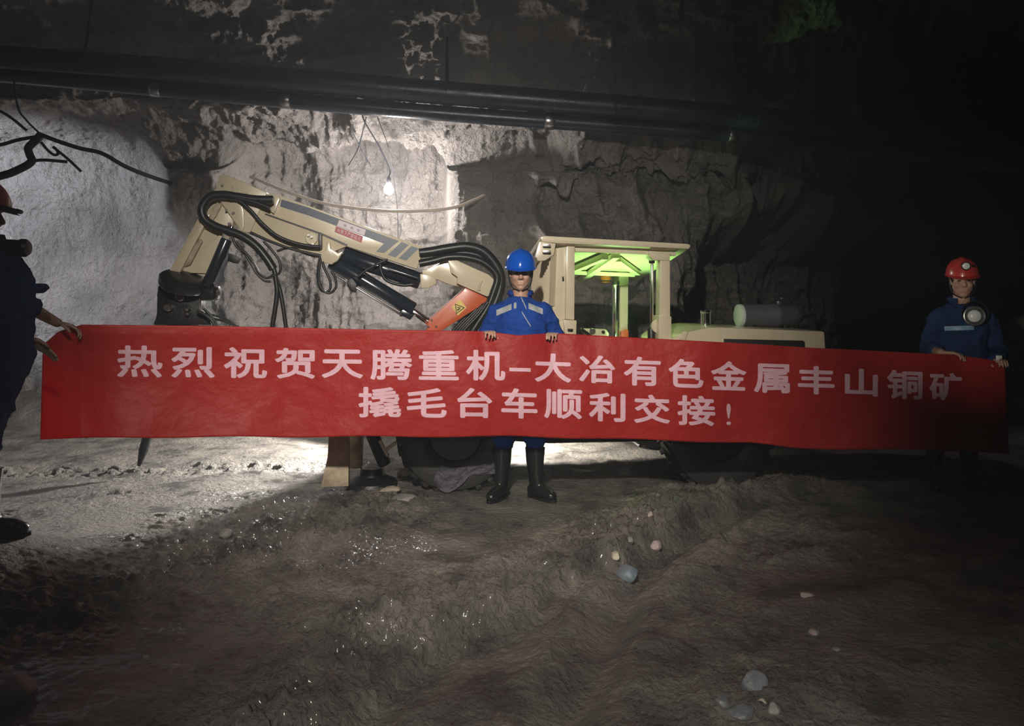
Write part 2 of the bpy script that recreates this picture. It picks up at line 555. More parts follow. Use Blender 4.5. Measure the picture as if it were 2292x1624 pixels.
# ------------------------------------------------------------------ rock walls and roof
def profile(pts, n):
    P = smooth_path([Vector((0, y, z)) for y, z in pts], 12)
    L = [0]
    for a, b in zip(P[:-1], P[1:]):
        L.append(L[-1] + (b - a).length)
    s = np.linspace(0, L[-1], n)
    return np.interp(s, L, [p.y for p in P]), np.interp(s, L, [p.z for p in P])
def rock_sheet(name, prof, nrow, xs):
    py, pz = profile(prof, nrow)
    ty, tz = np.gradient(py), np.gradient(pz)
    ln = np.hypot(ty, tz)
    ny, nz = -tz / ln, ty / ln                        # into the drift
    XX, YY = np.meshgrid(xs, py)
    _, ZZ = np.meshgrid(xs, pz)
    _, NY = np.meshgrid(xs, ny)
    _, NZ = np.meshgrid(xs, nz)
    # the drift bends: both ends of the wall come forward
    bend = -0.22 * np.maximum(XX - 2.0, 0) ** 2 - 2.4 * sstep(2.0, 2.75, XX + 0.25 * fbm(ZZ * 1.5, XX * 1.5, XX * 0 + 8, 3)) * (1 - sstep(1.9, 2.6, ZZ + 0.2 * fbm(XX * 1.4, ZZ * 1.4, XX * 0 + 5, 3))) + 0.12 * np.maximum(-XX - 5.2, 0) ** 2
    edge = 0.16 * fbm(XX * 1.7, ZZ * 1.7, XX * 0 + 2, 4)
    niche = sstep(-3.25, -2.75, XX + edge) * (1 - sstep(-0.86, -0.70, XX + edge * 0.5)) * sstep(0.2, 0.9, ZZ + edge) * (1 - sstep(3.0, 3.3, ZZ + edge))
    smooth_l = 1 - sstep(-3.9, -3.0, XX + edge)       # sprayed concrete on the lamp side
    smooth_r = sstep(-0.8, -0.6, XX) * (1 - sstep(0.1, 0.9, XX + edge * 2)) * sstep(1.8, 2.3, ZZ + edge)
    rough = 1 - 0.62 * np.maximum(smooth_l, smooth_r)
    big = fbm(XX * 0.55, YY * 0.55, ZZ * 0.55, 3)
    mid = fbm(XX * 1.9 + 3, YY * 1.9, ZZ * 1.3, 5, ridged=True)
    sml = fbm(XX * 7, YY * 7, ZZ * 5, 4, ridged=True)
    tin = fbm(XX * 24, YY * 24, ZZ * 18, 3)
    butt = 0.62 * sstep(-0.92, -0.62, XX + edge * 0.4) * (1 - sstep(-0.4, 1.3, XX)) + 0.5 * sstep(-4.4, -3.9, XX + edge) * (1 - sstep(-3.35, -3.05, XX + edge)) * sstep(1.9, 2.5, ZZ + edge)
    butt = butt * (1 - sstep(3.1, 3.5, ZZ))
    spur = np.maximum(0, fbm(XX * 1.5 + 0.5 * ZZ, YY * 1.5, ZZ * 0.8 + 3, 4, ridged=True) - 0.15)
    d = 0.28 * big + butt + 0.75 * spur * sstep(-0.2, 0.6, XX) * (1 - sstep(3.2, 3.5, ZZ)) + rough * (0.19 * mid + 0.085 * sml) + (0.4 + 0.6 * rough) * 0.016 * tin - 0.42 * niche
    return grid_mesh(name, XX, YY - bend + NY * d, ZZ + NZ * d, M['rock'])
xs = np.linspace(-9.2, 11.0, 1120)
wall_back = rock_sheet('wall_back', [(9.1, -0.5), (9.1, 0.6), (9.1, 1.6), (9.08, 2.6), (8.95, 3.15), (8.45, 3.36), (8.05, 3.48), (7.98, 3.8), (7.75, 4.2), (7.4, 4.6)], 360, xs)
wall_back['label'] = 'rough grey blasted rock wall of the drift'
ceiling = rock_sheet('ceiling', [(7.4, 4.6), (6.4, 5.0), (4.5, 5.2), (2.0, 5.1), (0.0, 4.9), (-1.5, 4.6)], 200, xs[::2])
ceiling['label'] = 'dark rock roof of the drift'
# the side of the drift beyond the engine end and beyond the lamp end
def end_wall(name, x0, sgn):
    yy = np.linspace(-1.6, 22.0 if sgn < 0 else 9.4, 300)
    zz = np.linspace(-0.6, 5.2, 150)
    YY, ZZ = np.meshgrid(yy, zz)
    d = 0.5 * fbm(YY * 0.5, ZZ * 0.5, YY * 0 + 9, 3) + 0.14 * fbm(YY * 2, ZZ * 2, YY * 0 + 4, 5, ridged=True)
    XX = x0 + sgn * (0.35 * np.maximum(ZZ - 2.2, 0) ** 1.5 - 0.12 * (YY - 4) ** 2 * 0.3) + d
    return grid_mesh(name, XX, YY, ZZ, M['rock'])
end_wall('wall_right', 10.2, -1)['label'] = 'dark rock side wall beyond the machine'
end_wall('wall_left', -7.9, 1)['label'] = 'rock side wall beside the lit end'

# ------------------------------------------------------------------ scaling machine
mach = thing('scaling_machine', 'cream four-wheeled mine scaling machine with articulated boom and open canopy', 'machine', tuple(MP(1310, 1085, 0.9)))

def prism(name, px, off, thick, m, parent=mach, bevel=0.008, angle=38):
    bm = B()
    fr = [MP(x, y, off) for x, y in px]
    add_poly_prism(bm, fr, [p + LAT * thick for p in fr], bevel)
    return obj(name, bm, m, parent, angle)
def decal(name, px, off, m, parent, thick=0.0015):
    return prism(name, px, off - thick, thick + 0.0005, m, parent, 0.0)

# ---- boom
BO = 0.62
boom = prism('boom', [(590, 432), (627, 437), (948, 553), (947, 562), (933, 602), (776, 551), (709, 577), (541, 515), (528, 470)], BO, 0.30, M['cream'], bevel=0.006)
prism('boom_seam', [(594, 477), (720, 521), (778, 547), (776, 551), (719, 525), (593, 480)], BO - 0.006, 0.02, M['dark'], boom, 0.0)
decal('stripe', [(630, 446), (690, 464), (760, 490), (893, 539), (860, 566), (842, 563), (859, 545), (760, 508), (690, 482), (627, 462)], BO, M['navy'], boom)
decal('stripe', [(899, 541), (915, 548), (885, 576), (868, 570)], BO, M['navy'], boom)
decal('stripe', [(921, 550), (937, 556), (909, 583), (892, 578)], BO, M['navy'], boom)
st = decal('warning_sticker', [(759, 492), (819, 514), (815, 527), (754, 505)], BO, M['sticker_white'], mach, 0.0028)
tag(st, 'pale upper sticker strip')
st2 = decal('warning_sticker', [(752, 506), (813, 529), (809, 543), (749, 519)], BO, M['sticker_red'], mach, 0.0028)
tag(st2, 'red sticker strip with pale lettering')

def glyph_bm(ch, bold=0.0, cuts=(0, 0)):
    """the outline of one character as flat faces in a unit box"""
    cu = bpy.data.curves.new('glyph', 'FONT')
    cu.body = ch
    cu.offset = bold
    cu.resolution_u = 4
    o = bpy.data.objects.new('glyph', cu)
    COL.objects.link(o)
    dg = bpy.context.evaluated_depsgraph_get()
    dg.update()
    me = bpy.data.meshes.new_from_object(o.evaluated_get(dg))
    bpy.data.objects.remove(o)
    bpy.data.curves.remove(cu)
    bm = B()
    bm.from_mesh(me)
    bpy.data.meshes.remove(me)
    xs_ = [v.co.x for v in bm.verts]
    ys_ = [v.co.y for v in bm.verts]
    x0, x1, y0, y1 = min(xs_), max(xs_), min(ys_), max(ys_)
    for v in bm.verts:
        v.co = Vector(((v.co.x - x0) / (x1 - x0), (v.co.y - y0) / (y1 - y0), 0))
    for ax, n in ((0, cuts[0]), (1, cuts[1])):
        for k in range(1, n):
            co = Vector((0, 0, 0)); co[ax] = k / n
            no = Vector((0, 0, 0)); no[ax] = 1
            bmesh.ops.bisect_plane(bm, geom=bm.verts[:] + bm.edges[:] + bm.faces[:], plane_co=co, plane_no=no)
    return bm
def merge_into(dst, src, fn):
    mp = {}
    for v in src.verts:
        mp[v] = dst.verts.new(fn(v.co))
    for f in src.faces:
        try:
            dst.faces.new([mp[v] for v in f.verts])
        except ValueError:
            pass
    src.free()

def lettering_on(quad, text, off, parent, m, name='lettering', margin=(0.06, 0.18), bold=0.0):
    """flat characters spread over a quad given as top-left, top-right, bottom-right, bottom-left photo points"""
    bm = B()
    n = len(text)
    for i, ch in enumerate(text):
        g = glyph_bm(ch, bold)
        def fn(c, i=i):
            u = margin[0] + (1 - 2 * margin[0]) * (i + 0.1 + 0.8 * c.x) / n
            v = 1 - margin[1] - (1 - 2 * margin[1]) * c.y
            tl, tr, br, bl = quad
            x = (tl[0] * (1 - u) + tr[0] * u) * (1 - v) + (bl[0] * (1 - u) + br[0] * u) * v
            y = (tl[1] * (1 - u) + tr[1] * u) * (1 - v) + (bl[1] * (1 - u) + br[1] * u) * v
            return MP(x, y, off)
        merge_into(bm, g, fn)
    return obj(name, bm, m, parent)
for u_ in (0.27, 0.52, 0.76):
    x_, y_ = 759 + 60 * u_ - 2.5, 492 + 22 * u_ + 6.5
    decal('print_mark', [(x_ - 3.2, y_ - 3.2), (x_ + 2.6, y_ - 2.2), (x_ + 3.0, y_ + 3.4), (x_ - 3.0, y_ + 2.4)], BO - 0.003, M['faint_ink'], st, 0.001)
lettering_on([(752, 506), (813, 529), (809, 543), (749, 519)], '大臂下严禁站人', BO - 0.0045, st2, M['sticker_white'])

# head casting at the top of the boom
head = prism('boom_head', [(490, 393), (511, 392), (597, 430), (592, 447), (560, 520), (541, 519), (512, 478), (478, 430), (486, 414)], BO - 0.02, 0.34, M['cream'], bevel=0.008)
prism('head_plate', [(519, 413), (527, 409), (545, 470), (547, 508), (541, 519), (530, 500), (520, 455)], BO - 0.035, 0.03, M['cream'], head)
for x, y in ((497, 414), (551, 434), (506, 470), (521, 476), (512, 500), (690, 526), (700, 546), (697, 530)):
    bm = B()
    add_lathe(bm, MP(x, y, BO - 0.045), LAT, [(0.010, 0), (0.010, 0.05)], 8)
    obj('bolt', bm, M['steel'], head)

# stick hanging from the head
stick = prism('stick', [(470, 440), (500, 430), (530, 470), (520, 505), (498, 525), (463, 622), (435, 640), (382, 615), (378, 606), (451, 473)], BO + 0.02, 0.24, M['cream'], bevel=0.012)
prism('stick_flange', [(462, 476), (470, 480), (398, 618), (380, 610), (379, 604)], BO - 0.035, 0.07, M['cream'], stick)
prism('stick_rib', [(492, 524), (499, 521), (470, 612), (424, 611), (446, 560)], BO - 0.012, 0.04, M['cream'], stick, 0.01)
prism('stick_pocket', [(448, 533), (453, 541), (425, 594), (408, 598), (398, 590)], BO - 0.006, 0.04, M['cream_muddy'], stick, 0.012)
prism('stick_pocket', [(486, 451), (496, 459), (483, 484), (460, 514), (452, 508), (465, 478)], BO - 0.006, 0.04, M['cream_muddy'], stick, 0.012)

def cyl(name, a, b, r, m, parent, oa, ob=None, seg=22, ends=True):
    ob = oa if ob is None else ob
    p, q = MP(*a, oa), MP(*b, ob)
    d = q - p
    L = d.length
    bm = B()
    e = min(0.012, r * 0.3)
    add_lathe(bm, p, d, [(r * 0.9, 0), (r, e), (r, L - e), (r * 0.9, L)], seg)
    return obj(name, bm, m, parent)
kc = cyl('stick_cylinder', (508, 535), (463, 640), 0.045, M['cyl'], mach, BO - 0.06)
cyl('cylinder_rod', (511, 528), (520, 505), 0.022, M['chrome'], kc, BO - 0.06)
prism('valve_block', [(512, 566), (536, 578), (528, 590), (508, 584)], BO - 0.08, 0.09, M['black'], kc)

# rotary head and hammer at the end of the stick
rot = prism('rotary_head', [(352, 640), (372, 622), (410, 620), (455, 628), (468, 650), (452, 668), (452, 690), (470, 715), (476, 728), (340, 728), (349, 706), (350, 660)], BO - 0.02, 0.30, M['black'], bevel=0.03)
bm = B()
add_lathe(bm, MP(411, 632, BO - 0.07), (Vector((0.30, -0.30, 1))), [(0.05, -0.05), (0.165, -0.045), (0.182, -0.02), (0.182, 0.035), (0.165, 0.05), (0.09, 0.055)], 30)
obj('swivel_flange', bm, M['black'], rot)
bm = B()
add_lathe(bm, MP(452, 655, BO - 0.05), LON, [(0.062, 0), (0.066, 0.01), (0.066, 0.10), (0.05, 0.12)], 20)
obj('rotary_motor', bm, M['black'], rot)
bm = B()
add_lathe(bm, MP(478, 654, BO - 0.05), LON, [(0.045, 0), (0.05, 0.008), (0.05, 0.045), (0.03, 0.055)], 18)
obj('motor_cap', bm, M['steel'], rot)
for x, y, r in ((374, 688, 0.030), (402, 664, 0.034), (412, 640, 0.016), (418, 693, 0.014), (419, 702, 0.014)):
    bm = B()
    add_lathe(bm, MP(x, y, BO - 0.075), LAT, [(r * 0.8, 0), (r, 0.006), (r, 0.08)], 16)
    obj('pin', bm, M['steel'], rot)
hamm = prism('hammer', [(372, 724), (446, 730), (400, 880), (352, 870)], BO + 0.02, 0.20, M['black'], bevel=0.02)
bm = B()
p, q = MP(362, 868, BO + 0.12), MP(311, 1042, BO + 0.12)
add_tube(bm, [p, p.lerp(q, 0.80), q], [0.042, 0.036, 0.014], 14)
obj('chisel', bm, M['black'], hamm)

# extension cylinder under the boom, lift cylinder below it
ec = cyl('extension_cylinder', (768, 570), (941, 629), 0.072, M['cyl'], mach, BO + 0.12)
prism('cylinder_gland', [(940, 612), (962, 614), (976, 624), (978, 634), (958, 645), (942, 645)], BO - 0.02, 0.20, M['cream'], ec, 0.01)
cyl('feed_pipe', (868, 600), (935, 622), 0.006, M['steel'], ec, BO - 0.02)
lc = cyl('lift_cylinder', (742, 584), (925, 694), 0.066, M['cyl'], mach, BO + 0.10)
cyl('cylinder_rod', (918, 691), (962, 722), 0.028, M['chrome'], lc, BO + 0.10)
cyl('pressure_pipe', (742, 610), (897, 704), 0.009, M['steel'], lc, BO - 0.01)
prism('pipe_clamp', [(776, 629), (787, 622), (799, 636), (795, 655), (785, 652), (777, 640)], BO - 0.02, 0.12, M['black'], lc, 0.004)
prism('pipe_clamp', [(893, 700), (902, 692), (926, 706), (918, 716), (903, 708), (895, 708)], BO - 0.01, 0.16, M['cyl'], lc, 0.004)

# trunnion bracket
brk = prism('trunnion_bracket', [(731, 543), (738, 541), (740, 556), (757, 566), (768, 562), (758, 580), (742, 592), (720, 586), (712, 566), (728, 560)], BO - 0.05, 0.36, M['cream'], boom, 0.008)
prism('hose_bracket', [(712, 522), (720, 524), (720, 556), (712, 560)], BO - 0.05, 0.06, M['dark'], boom, 0.004)
bm = B()
add_lathe(bm, MP(697, 533, BO - 0.02), LAT, [(0.045, 0), (0.05, 0.006), (0.05, 0.03)], 22)
obj('cover_plate', bm, M['cream'], boom)
hc = prism('hose_clamp', [(612, 436), (624, 440), (626, 446), (617, 470), (612, 478), (605, 472), (614, 450), (609, 444)], BO - 0.04, 0.06, M['cream'], boom, 0.004)

# boom foot: cream fork, end plate and orange link
foot = prism('boom_foot', [(944, 605), (962, 600), (985, 588), (996, 574), (1004, 574), (1094, 614), (1113, 631), (1110, 646), (1090, 665), (1038, 642), (1010, 638), (970, 622), (948, 620)], BO + 0.02, 0.26, M['cream'], bevel=0.008)
prism('foot_cheek', [(1000, 575), (1005, 574), (1094, 615), (1112, 632), (1110, 645), (1091, 664), (1022, 634), (1024, 620), (1010, 610)], BO - 0.03, 0.05, M['cream'], foot, 0.006)
prism('foot_handle', [(1072, 628), (1080, 627), (1078, 632), (1074, 645), (1076, 650), (1068, 649), (1069, 644), (1073, 632)], BO - 0.045, 0.015, M['cream_muddy'], foot, 0.002)
lk = prism('boom_link', [(957, 724), (960, 716), (1036, 650), (1042, 642), (1091, 667), (1086, 678), (985, 742), (975, 790), (950, 780), (955, 740)], BO + 0.0, 0.28, M['orange'], bevel=0.008)
stk = decal('warning_sign', [(1011, 686), (1030, 670), (1044, 688), (1025, 706)], BO, M['yellow'], mach, 0.003)
tag(stk, 'yellow warning sticker with black triangle')
bm = B()
tri = [(1018, 679), (1041, 688), (1021, 703)]
cen = (sum(p[0] for p in tri) / 3, sum(p[1] for p in tri) / 3)
inn = [(cen[0] + (x - cen[0]) * 0.74, cen[1] + (y - cen[1]) * 0.74) for x, y in tri]
vo = [bm.verts.new(MP(x, y, BO - 0.0045)) for x, y in tri]
vi = [bm.verts.new(MP(x, y, BO - 0.0045)) for x, y in inn]
for i in range(3):
    bm.faces.new((vo[i], vo[(i + 1) % 3], vi[(i + 1) % 3], vi[i]))
for q in ([(1023, 686), (1031, 688), (1031, 690), (1023, 688)], [(1023, 692), (1030, 689), (1029, 692), (1024, 696)]):
    bm.faces.new([bm.verts.new(MP(x, y, BO - 0.0045)) for x, y in q])
obj('warning_triangle', bm, M['ink'], stk)
for x, y in ((966, 716), (959, 731), (976, 730)):
    bm = B()
    add_lathe(bm, MP(x, y, BO - 0.012), LAT, [(0.004, -0.004), (0.009, 0), (0.009, 0.02)], 10)
    obj('bolt', bm, M['steel'], lk)

# ---- hydraulic hoses
def hose(px, r, off, m=M['hose'], ribs=0.0, parent=mach, name='hydraulic_hose', seg=10, n=8):
    bm = B()
    offs = off if isinstance(off, (list, tuple)) else [off] * len(px)
    add_tube(bm, [MP(x, y, o) for (x, y), o in zip(px, offs)], r, seg, n, True, ribs)
    return obj(name, bm, m, parent, 60)
O1 = BO - 0.09
hose([(612, 447), (570, 446), (530, 440), (500, 436), (472, 440), (455, 458), (452, 476), (462, 494), (486, 508), (510, 516), (545, 530), (575, 552), (598, 580), (612, 602)], 0.034, O1, seg=14)
hose([(605, 466), (580, 456), (545, 446), (524, 442)], 0.016, O1 - 0.02)
hose([(500, 438), (530, 446), (560, 470), (585, 498), (618, 526), (655, 542), (690, 550), (716, 552)], 0.014, O1 + 0.01)
hose([(560, 520), (605, 540), (650, 556), (690, 566), (718, 572)], 0.012, O1 + 0.02)
hose([(598, 575), (613, 602), (618, 630), (620, 655), (616, 690), (609, 735), (606, 770)], 0.018, O1, ribs=0.10, n=14)
hose([(612, 600), (620, 626), (628, 655), (634, 690), (641, 740), (644, 775)], 0.016, O1 + 0.03, ribs=0.10, n=14)
hose([(520, 530), (530, 552), (550, 566), (566, 586), (580, 610), (596, 622), (610, 617)], 0.010, O1)
hose([(528, 540), (548, 568), (562, 590), (575, 612), (592, 628), (606, 630)], 0.010, O1 + 0.02)
hose([(590, 540), (605, 556), (622, 578), (628, 596), (624, 612), (608, 616)], 0.010, O1 - 0.01)
hose([(620, 562), (640, 556), (660, 556), (680, 566), (705, 574)], 0.010, O1 + 0.05)
hose([(716, 572), (712, 600), (712, 630), (718, 648), (730, 653), (739, 646), (738, 626), (726, 600), (722, 585)], 0.010, O1 - 0.02)
hose([(718, 580), (714, 606), (716, 636), (726, 652), (740, 655), (752, 642), (750, 622), (742, 606)], 0.010, O1 - 0.05)
hose([(852, 582), (852, 602), (862, 624), (882, 634), (905, 638), (925, 636)], 0.013, BO - 0.03, ribs=0.08, n=10)
hose([(800, 620), (820, 604), (845, 590), (868, 580)], 0.010, BO - 0.04)
hose([(455, 690), (470, 704), (482, 720), (492, 750)], 0.010, O1)
hose([(440, 695), (462, 706), (478, 724), (486, 752)], 0.012, O1 - 0.03)
hose([(470, 712), (500, 718), (525, 728), (560, 742)], 0.009, O1)
hose([(460, 700), (500, 712), (520, 722), (545, 745)], 0.008, O1 + 0.03)
for k, (dy, do, r) in enumerate(((0, 0.02, 0.040), (14, 0.06, 0.034), (7, 0.14, 0.036), (24, -0.03, 0.030))):
    e = k * 4
    hose([(938, 566 + dy), (965, 563 + dy * 0.9), (1005, 556 + dy * 0.8), (1045, 552 + dy), (1080, 562 + dy), (1106, 588 + dy * 0.8), (1120 - e * 0.6, 618 + dy * 0.3), (1118 - e, 650), (1102 - e, 690), (1070 - e, 740), (1050 - e, 775)],
         r, BO + do, ribs=0.07, seg=12, n=12)
for k in range(5):
    hose([(1092 - k * 5, 676 + k * 2), (1070 - k * 6, 706), (1040 - k * 6, 738), (1020 - k * 6, 770)], 0.013, BO - 0.06 + 0.03 * k, ribs=0.12, n=14)

# ---- canopy
CO = 0.10
roof_px = [(1209, 529), (1222, 527), (1541, 545), (1547, 549), (1543, 557), (1246, 544), (1212, 540)]
bm = B()
fr = [MP(x, y, CO) for x, y in roof_px]
ROOF_D, ROOF_DZ = 1.42, -0.235
add_poly_prism(bm, fr, [p + LAT * ROOF_D + Vector((0, 0, ROOF_DZ)) for p in fr], 0.012)
canopy = obj('canopy_roof', bm, M['cream'], mach)
def under(px, o):
    """a point just under the roof, o metres in from its front edge"""
    p = MP(px, np.interp(px, [1246, 1543], [545, 558]), CO)
    return p + LAT * o + Vector((0, 0, ROOF_DZ * o / ROOF_D - 0.004))
# stiffening ribs under the roof
for x0, o0, x1, o1, w, h in ((1300, 1.30, 1372, 0.25, 0.03, 0.05), (1395, 0.20, 1380, 1.35, 0.03, 0.045), (1408, 0.35, 1500, 0.9, 0.03, 0.04), (1290, 1.0, 1500, 1.0, 0.025, 0.035), (1262, 0.10, 1520, 0.10, 0.03, 0.03)):
    bm = B()
    a, b = under(x0, o0), under(x1, o1)
    d = (b - a).normalized(); sd = Vector((-d.y, d.x, 0)).normalized() * w
    q = (a - sd, a + sd, b + sd, b - sd)
    add_poly_prism(bm, q, [p + Vector((0, 0, -h)) for p in q], 0.004)
    obj('roof_rib', bm, M['cream'], canopy)
# front plate with hinge blocks
prism('canopy_corner', [(1210, 540), (1244, 545), (1240, 570), (1220, 583), (1204, 584), (1200, 575)], CO + 0.01, 0.10, M['cream'], canopy, 0.006)
for y0 in (549, 563):
    bm = B()
    add_box(bm, MP(1223, y0, CO - 0.01), (0.06, 0.05, 0.022), bevel=0.004)
    obj('hinge', bm, M['steel'], canopy)
# corrugated front shield, seen along its face
bm = B()
p0, p1 = MP(1239, 556, CO + 0.02), MP(1234, 684, CO + 0.02)
q0, q1 = W(1196, 566, 7.0), W(1192, 700, 7.0)
n = 15
vt, vb_ = [], []
for i in range(2 * n + 1):
    t = i / (2 * n)
    w = 0.020 * (1 if i % 2 else -1)
    a, b = p0.lerp(q0, t), p1.lerp(q1, t)
    nn = (q0 - p0).cross(Vector((0, 0, 1))).normalized()
    vt.append(a + nn * w); vb_.append(b + nn * w)
th = (q0 - p0).cross(Vector((0, 0, 1))).normalized() * 0.012
f1 = [bm.verts.new(v) for v in vt]; f2 = [bm.verts.new(v) for v in vb_]
g1 = [bm.verts.new(v + th) for v in vt]; g2 = [bm.verts.new(v + th) for v in vb_]
for i in range(2 * n):
    bm.faces.new((f1[i], f1[i + 1], f2[i + 1], f2[i]))
    bm.faces.new((g1[i + 1], g1[i], g2[i], g2[i + 1]))
    bm.faces.new((f1[i + 1], f1[i], g1[i], g1[i + 1]))
    bm.faces.new((f2[i], f2[i + 1], g2[i + 1], g2[i]))
obj('front_shield', bm, M['cream'], mach, 20)

post = prism('canopy_post', [(1268, 550), (1287, 551), (1286, 716), (1266, 714)], CO + 0.02, 0.10, M['cream'], bevel=0.010)
pl = prism('post_plate', [(1240, 556), (1268, 552), (1267, 712), (1250, 722), (1236, 690), (1236, 640)], CO + 0.06, 0.03, M['cream'], mach, 0.004)
prism('plate_slot', [(1258, 619), (1262, 618), (1263, 628), (1259, 630)], CO + 0.055, 0.006, M['dark'], pl, 0.001)
bs = prism('post_base', [(1261, 715), (1291, 717), (1290, 748), (1270, 752), (1264, 745)], CO, 0.16, M['cream'], mach, 0.006)
prism('base_slot', [(1270, 735), (1283, 736), (1282, 743), (1271, 742)], CO - 0.003, 0.006, M['dark'], bs, 0.001)
prism('lower_bracket', [(1244, 716), (1262, 716), (1268, 752), (1258, 752)], CO + 0.03, 0.12, M['cream'], post, 0.01)
post2 = prism('canopy_post', [(1478, 564), (1500, 565), (1501, 800), (1475, 800), (1477, 660)], CO + 0.02, 0.11, M['cream'], bevel=0.010)
prism('post_head', [(1455, 561), (1500, 564), (1500, 583), (1463, 582), (1455, 574)], CO + 0.01, 0.13, M['cream'], post2, 0.006)
prism('post_sleeve', [(1475, 706), (1503, 708), (1503, 800), (1474, 800)], CO + 0.0, 0.14, M['cream'], post2, 0.006)
bm = B()
add_lathe(bm, MP(1474, 730, CO + 0.06), LAT, [(0.05, 0), (0.055, 0.005), (0.055, 0.03)], 20)
obj('bushing', bm, M['cream'], post2)
post3 = prism('canopy_post', [(1388, 600), (1407, 600), (1405, 800), (1386, 800)], 1.22, 0.10, M['cream'], bevel=0.010)
prism('post_head', [(1366, 598), (1408, 600), (1407, 636), (1388, 640), (1370, 622)], 1.20, 0.13, M['cream'], post3, 0.006)
bm = B()
add_lathe(bm, MP(1385, 745, 1.18), LAT, [(0.04, 0), (0.045, 0.005), (0.045, 0.03)], 18)
obj('bushing', bm, M['cream'], post3)
prism('orange_guard', [(1391, 742), (1403, 736), (1407, 740), (1407, 800), (1391, 800)], 1.10, 0.06, M['orange'], post3, 0.004)

def vcyl(name, px, y0, y1, r, m, off, parent=mach):
    return cyl(name, (px, y0), (px, y1), r, m, parent, off)
c1 = vcyl('canopy_cylinder', 1378, 636, 800, 0.030, M['chrome'], 1.1)
vcyl('cylinder_cap', 1378, 628, 637, 0.034, M['dark'], 1.1, c1)
c2 = vcyl('canopy_cylinder', 1459, 588, 736, 0.013, M['chrome'], CO + 0.12)
vcyl('cylinder_cap', 1459, 578, 589, 0.024, M['dark'], CO + 0.12, c2)
vcyl('cylinder_barrel', 1458, 734, 800, 0.031, M['black'], CO + 0.12, c2)
bm = B()
add_lathe(bm, MP(1355, 630, 1.15), (0, 0, -1), [(0.048, -0.012), (0.048, 0.0)], 22)
add_lathe(bm, MP(1355, 614, 1.15), (0, 0, -1), [(0.056, -0.006), (0.056, 0.008)], 22)
obj('beacon_base', bm, M['dark'], mach)
bm = B()
add_lathe(bm, MP(1355, 613, 1.15), (0, 0, -1), [(0.050, 0), (0.050, 0.05), (0.044, 0.075), (0.02, 0.082)], 22)
obj('beacon', bm, M['amber'], mach)
pan = prism('control_panel', [(1302, 735), (1357, 737), (1363, 746), (1360, 762), (1318, 762)], 0.62, 0.10, M['cream'], bevel=0.006)
for x, y, m_, r in ((1327, 741, M['steel'], 0.026), (1351, 743, M['dark'], 0.014)):
    bm = B()
    add_lathe(bm, MP(x, y, 0.60), LAT, [(r * 0.85, 0), (r, 0.006), (r, 0.03)], 20)
    obj('gauge', bm, m_, pan)
hose([(1302, 736), (1316, 746), (1330, 758)], 0.012, 0.58, M['dark'])
cl_ = MP(1385, 790, 0.62)
bm = B()
add_lathe(bm, cl_, (0, 0, 1), [(0.03, -0.02), (0.045, -0.01), (0.045, 0.02), (0.02, 0.035)], 18)
obj('cab_lamp', bm, M['cablamp'], mach)
lamp('cab_lamp_light', 'SPOT', tuple(cl_ + Vector((0, 0, 0.09))), 90, (0.46, 1.0, 0.34), 0.05, tuple(cl_ + Vector((0, 0.10, 1))), 90, 0.5)

# ---- engine hood
hood = prism('engine_hood', [(1500, 762), (1521, 747), (1545, 741), (1588, 732), (1618, 732), (1846, 741), (1850, 800), (1850, 900), (1500, 900)], 0.06, 0.80, M['cream'], bevel=0.02)
prism('hood_corner', [(1521, 760), (1529, 741), (1541, 742), (1534, 762)], 0.05, 0.02, M['cream'], hood, 0.004)
prism('side_grille', [(1621, 758), (1798, 762), (1802, 766), (1802, 860), (1620, 860)], 0.05, 0.02, M['grille'], hood, 0.004)
bm = B()
p = MP(1579, 735, 0.45)
add_lathe(bm, p, (0, 0, 1), [(0.042, -0.05), (0.042, 0.13), (0.046, 0.135), (0.046, 0.15), (0.036, 0.15), (0.036, 0.02)], 24, False)
obj('exhaust_stub', bm, M['chrome'], mach)
a = MP(1656, 706, 0.55)
bm = B()
add_lathe(bm, a, LON, [(0.085, 0.0), (0.098, 0.015), (0.098, 0.30), (0.104, 0.31), (0.104, 0.33), (0.098, 0.34), (0.098, 0.47), (0.08, 0.50), (0.02, 0.505)], 30)
ac = obj('air_cleaner', bm, M['air'], mach)
bm = B()
add_lathe(bm, a, -LON, [(0.098, -0.012), (0.100, 0.0), (0.094, 0.018), (0.06, 0.032), (0.02, 0.035)], 30)
obj('canister_cap', bm, M['aircap'], ac)
bm = B()
c = a + LON * 0.36 + Vector((0, 0, 0.10))
add_box(bm, c, (0.05, 0.05, 0.05), bevel=0.006)
add_box(bm, c + Vector((0.012, -0.03, 0.045)), (0.03, 0.02, 0.02), bevel=0.004)
obj('clip', bm, M['steel'], ac)
for t in (0.10, 0.40):
    bm = B()
    add_box(bm, a + LON * t + Vector((0, 0, -0.12)), (0.05, 0.12, 0.08), bevel=0.006)
    obj('canister_foot', bm, M['dark'], ac)

# ---- chassis, mostly behind the cloth
prism('chassis', [(850, 800), (1500, 800), (1850, 830), (1850, 930), (1700, 985), (1230, 993), (900, 975), (800, 930)], 0.40, 0.85, M['black'], bevel=0.03)
prism('cab_body', [(1235, 845), (1500, 845), (1500, 930), (1200, 930)], 0.20, 1.2, M['cream'], bevel=0.02)
prism('boom_pedestal', [(930, 770), (1110, 780), (1140, 930), (880, 930)], 0.50, 0.55, M['orange'], bevel=0.02)

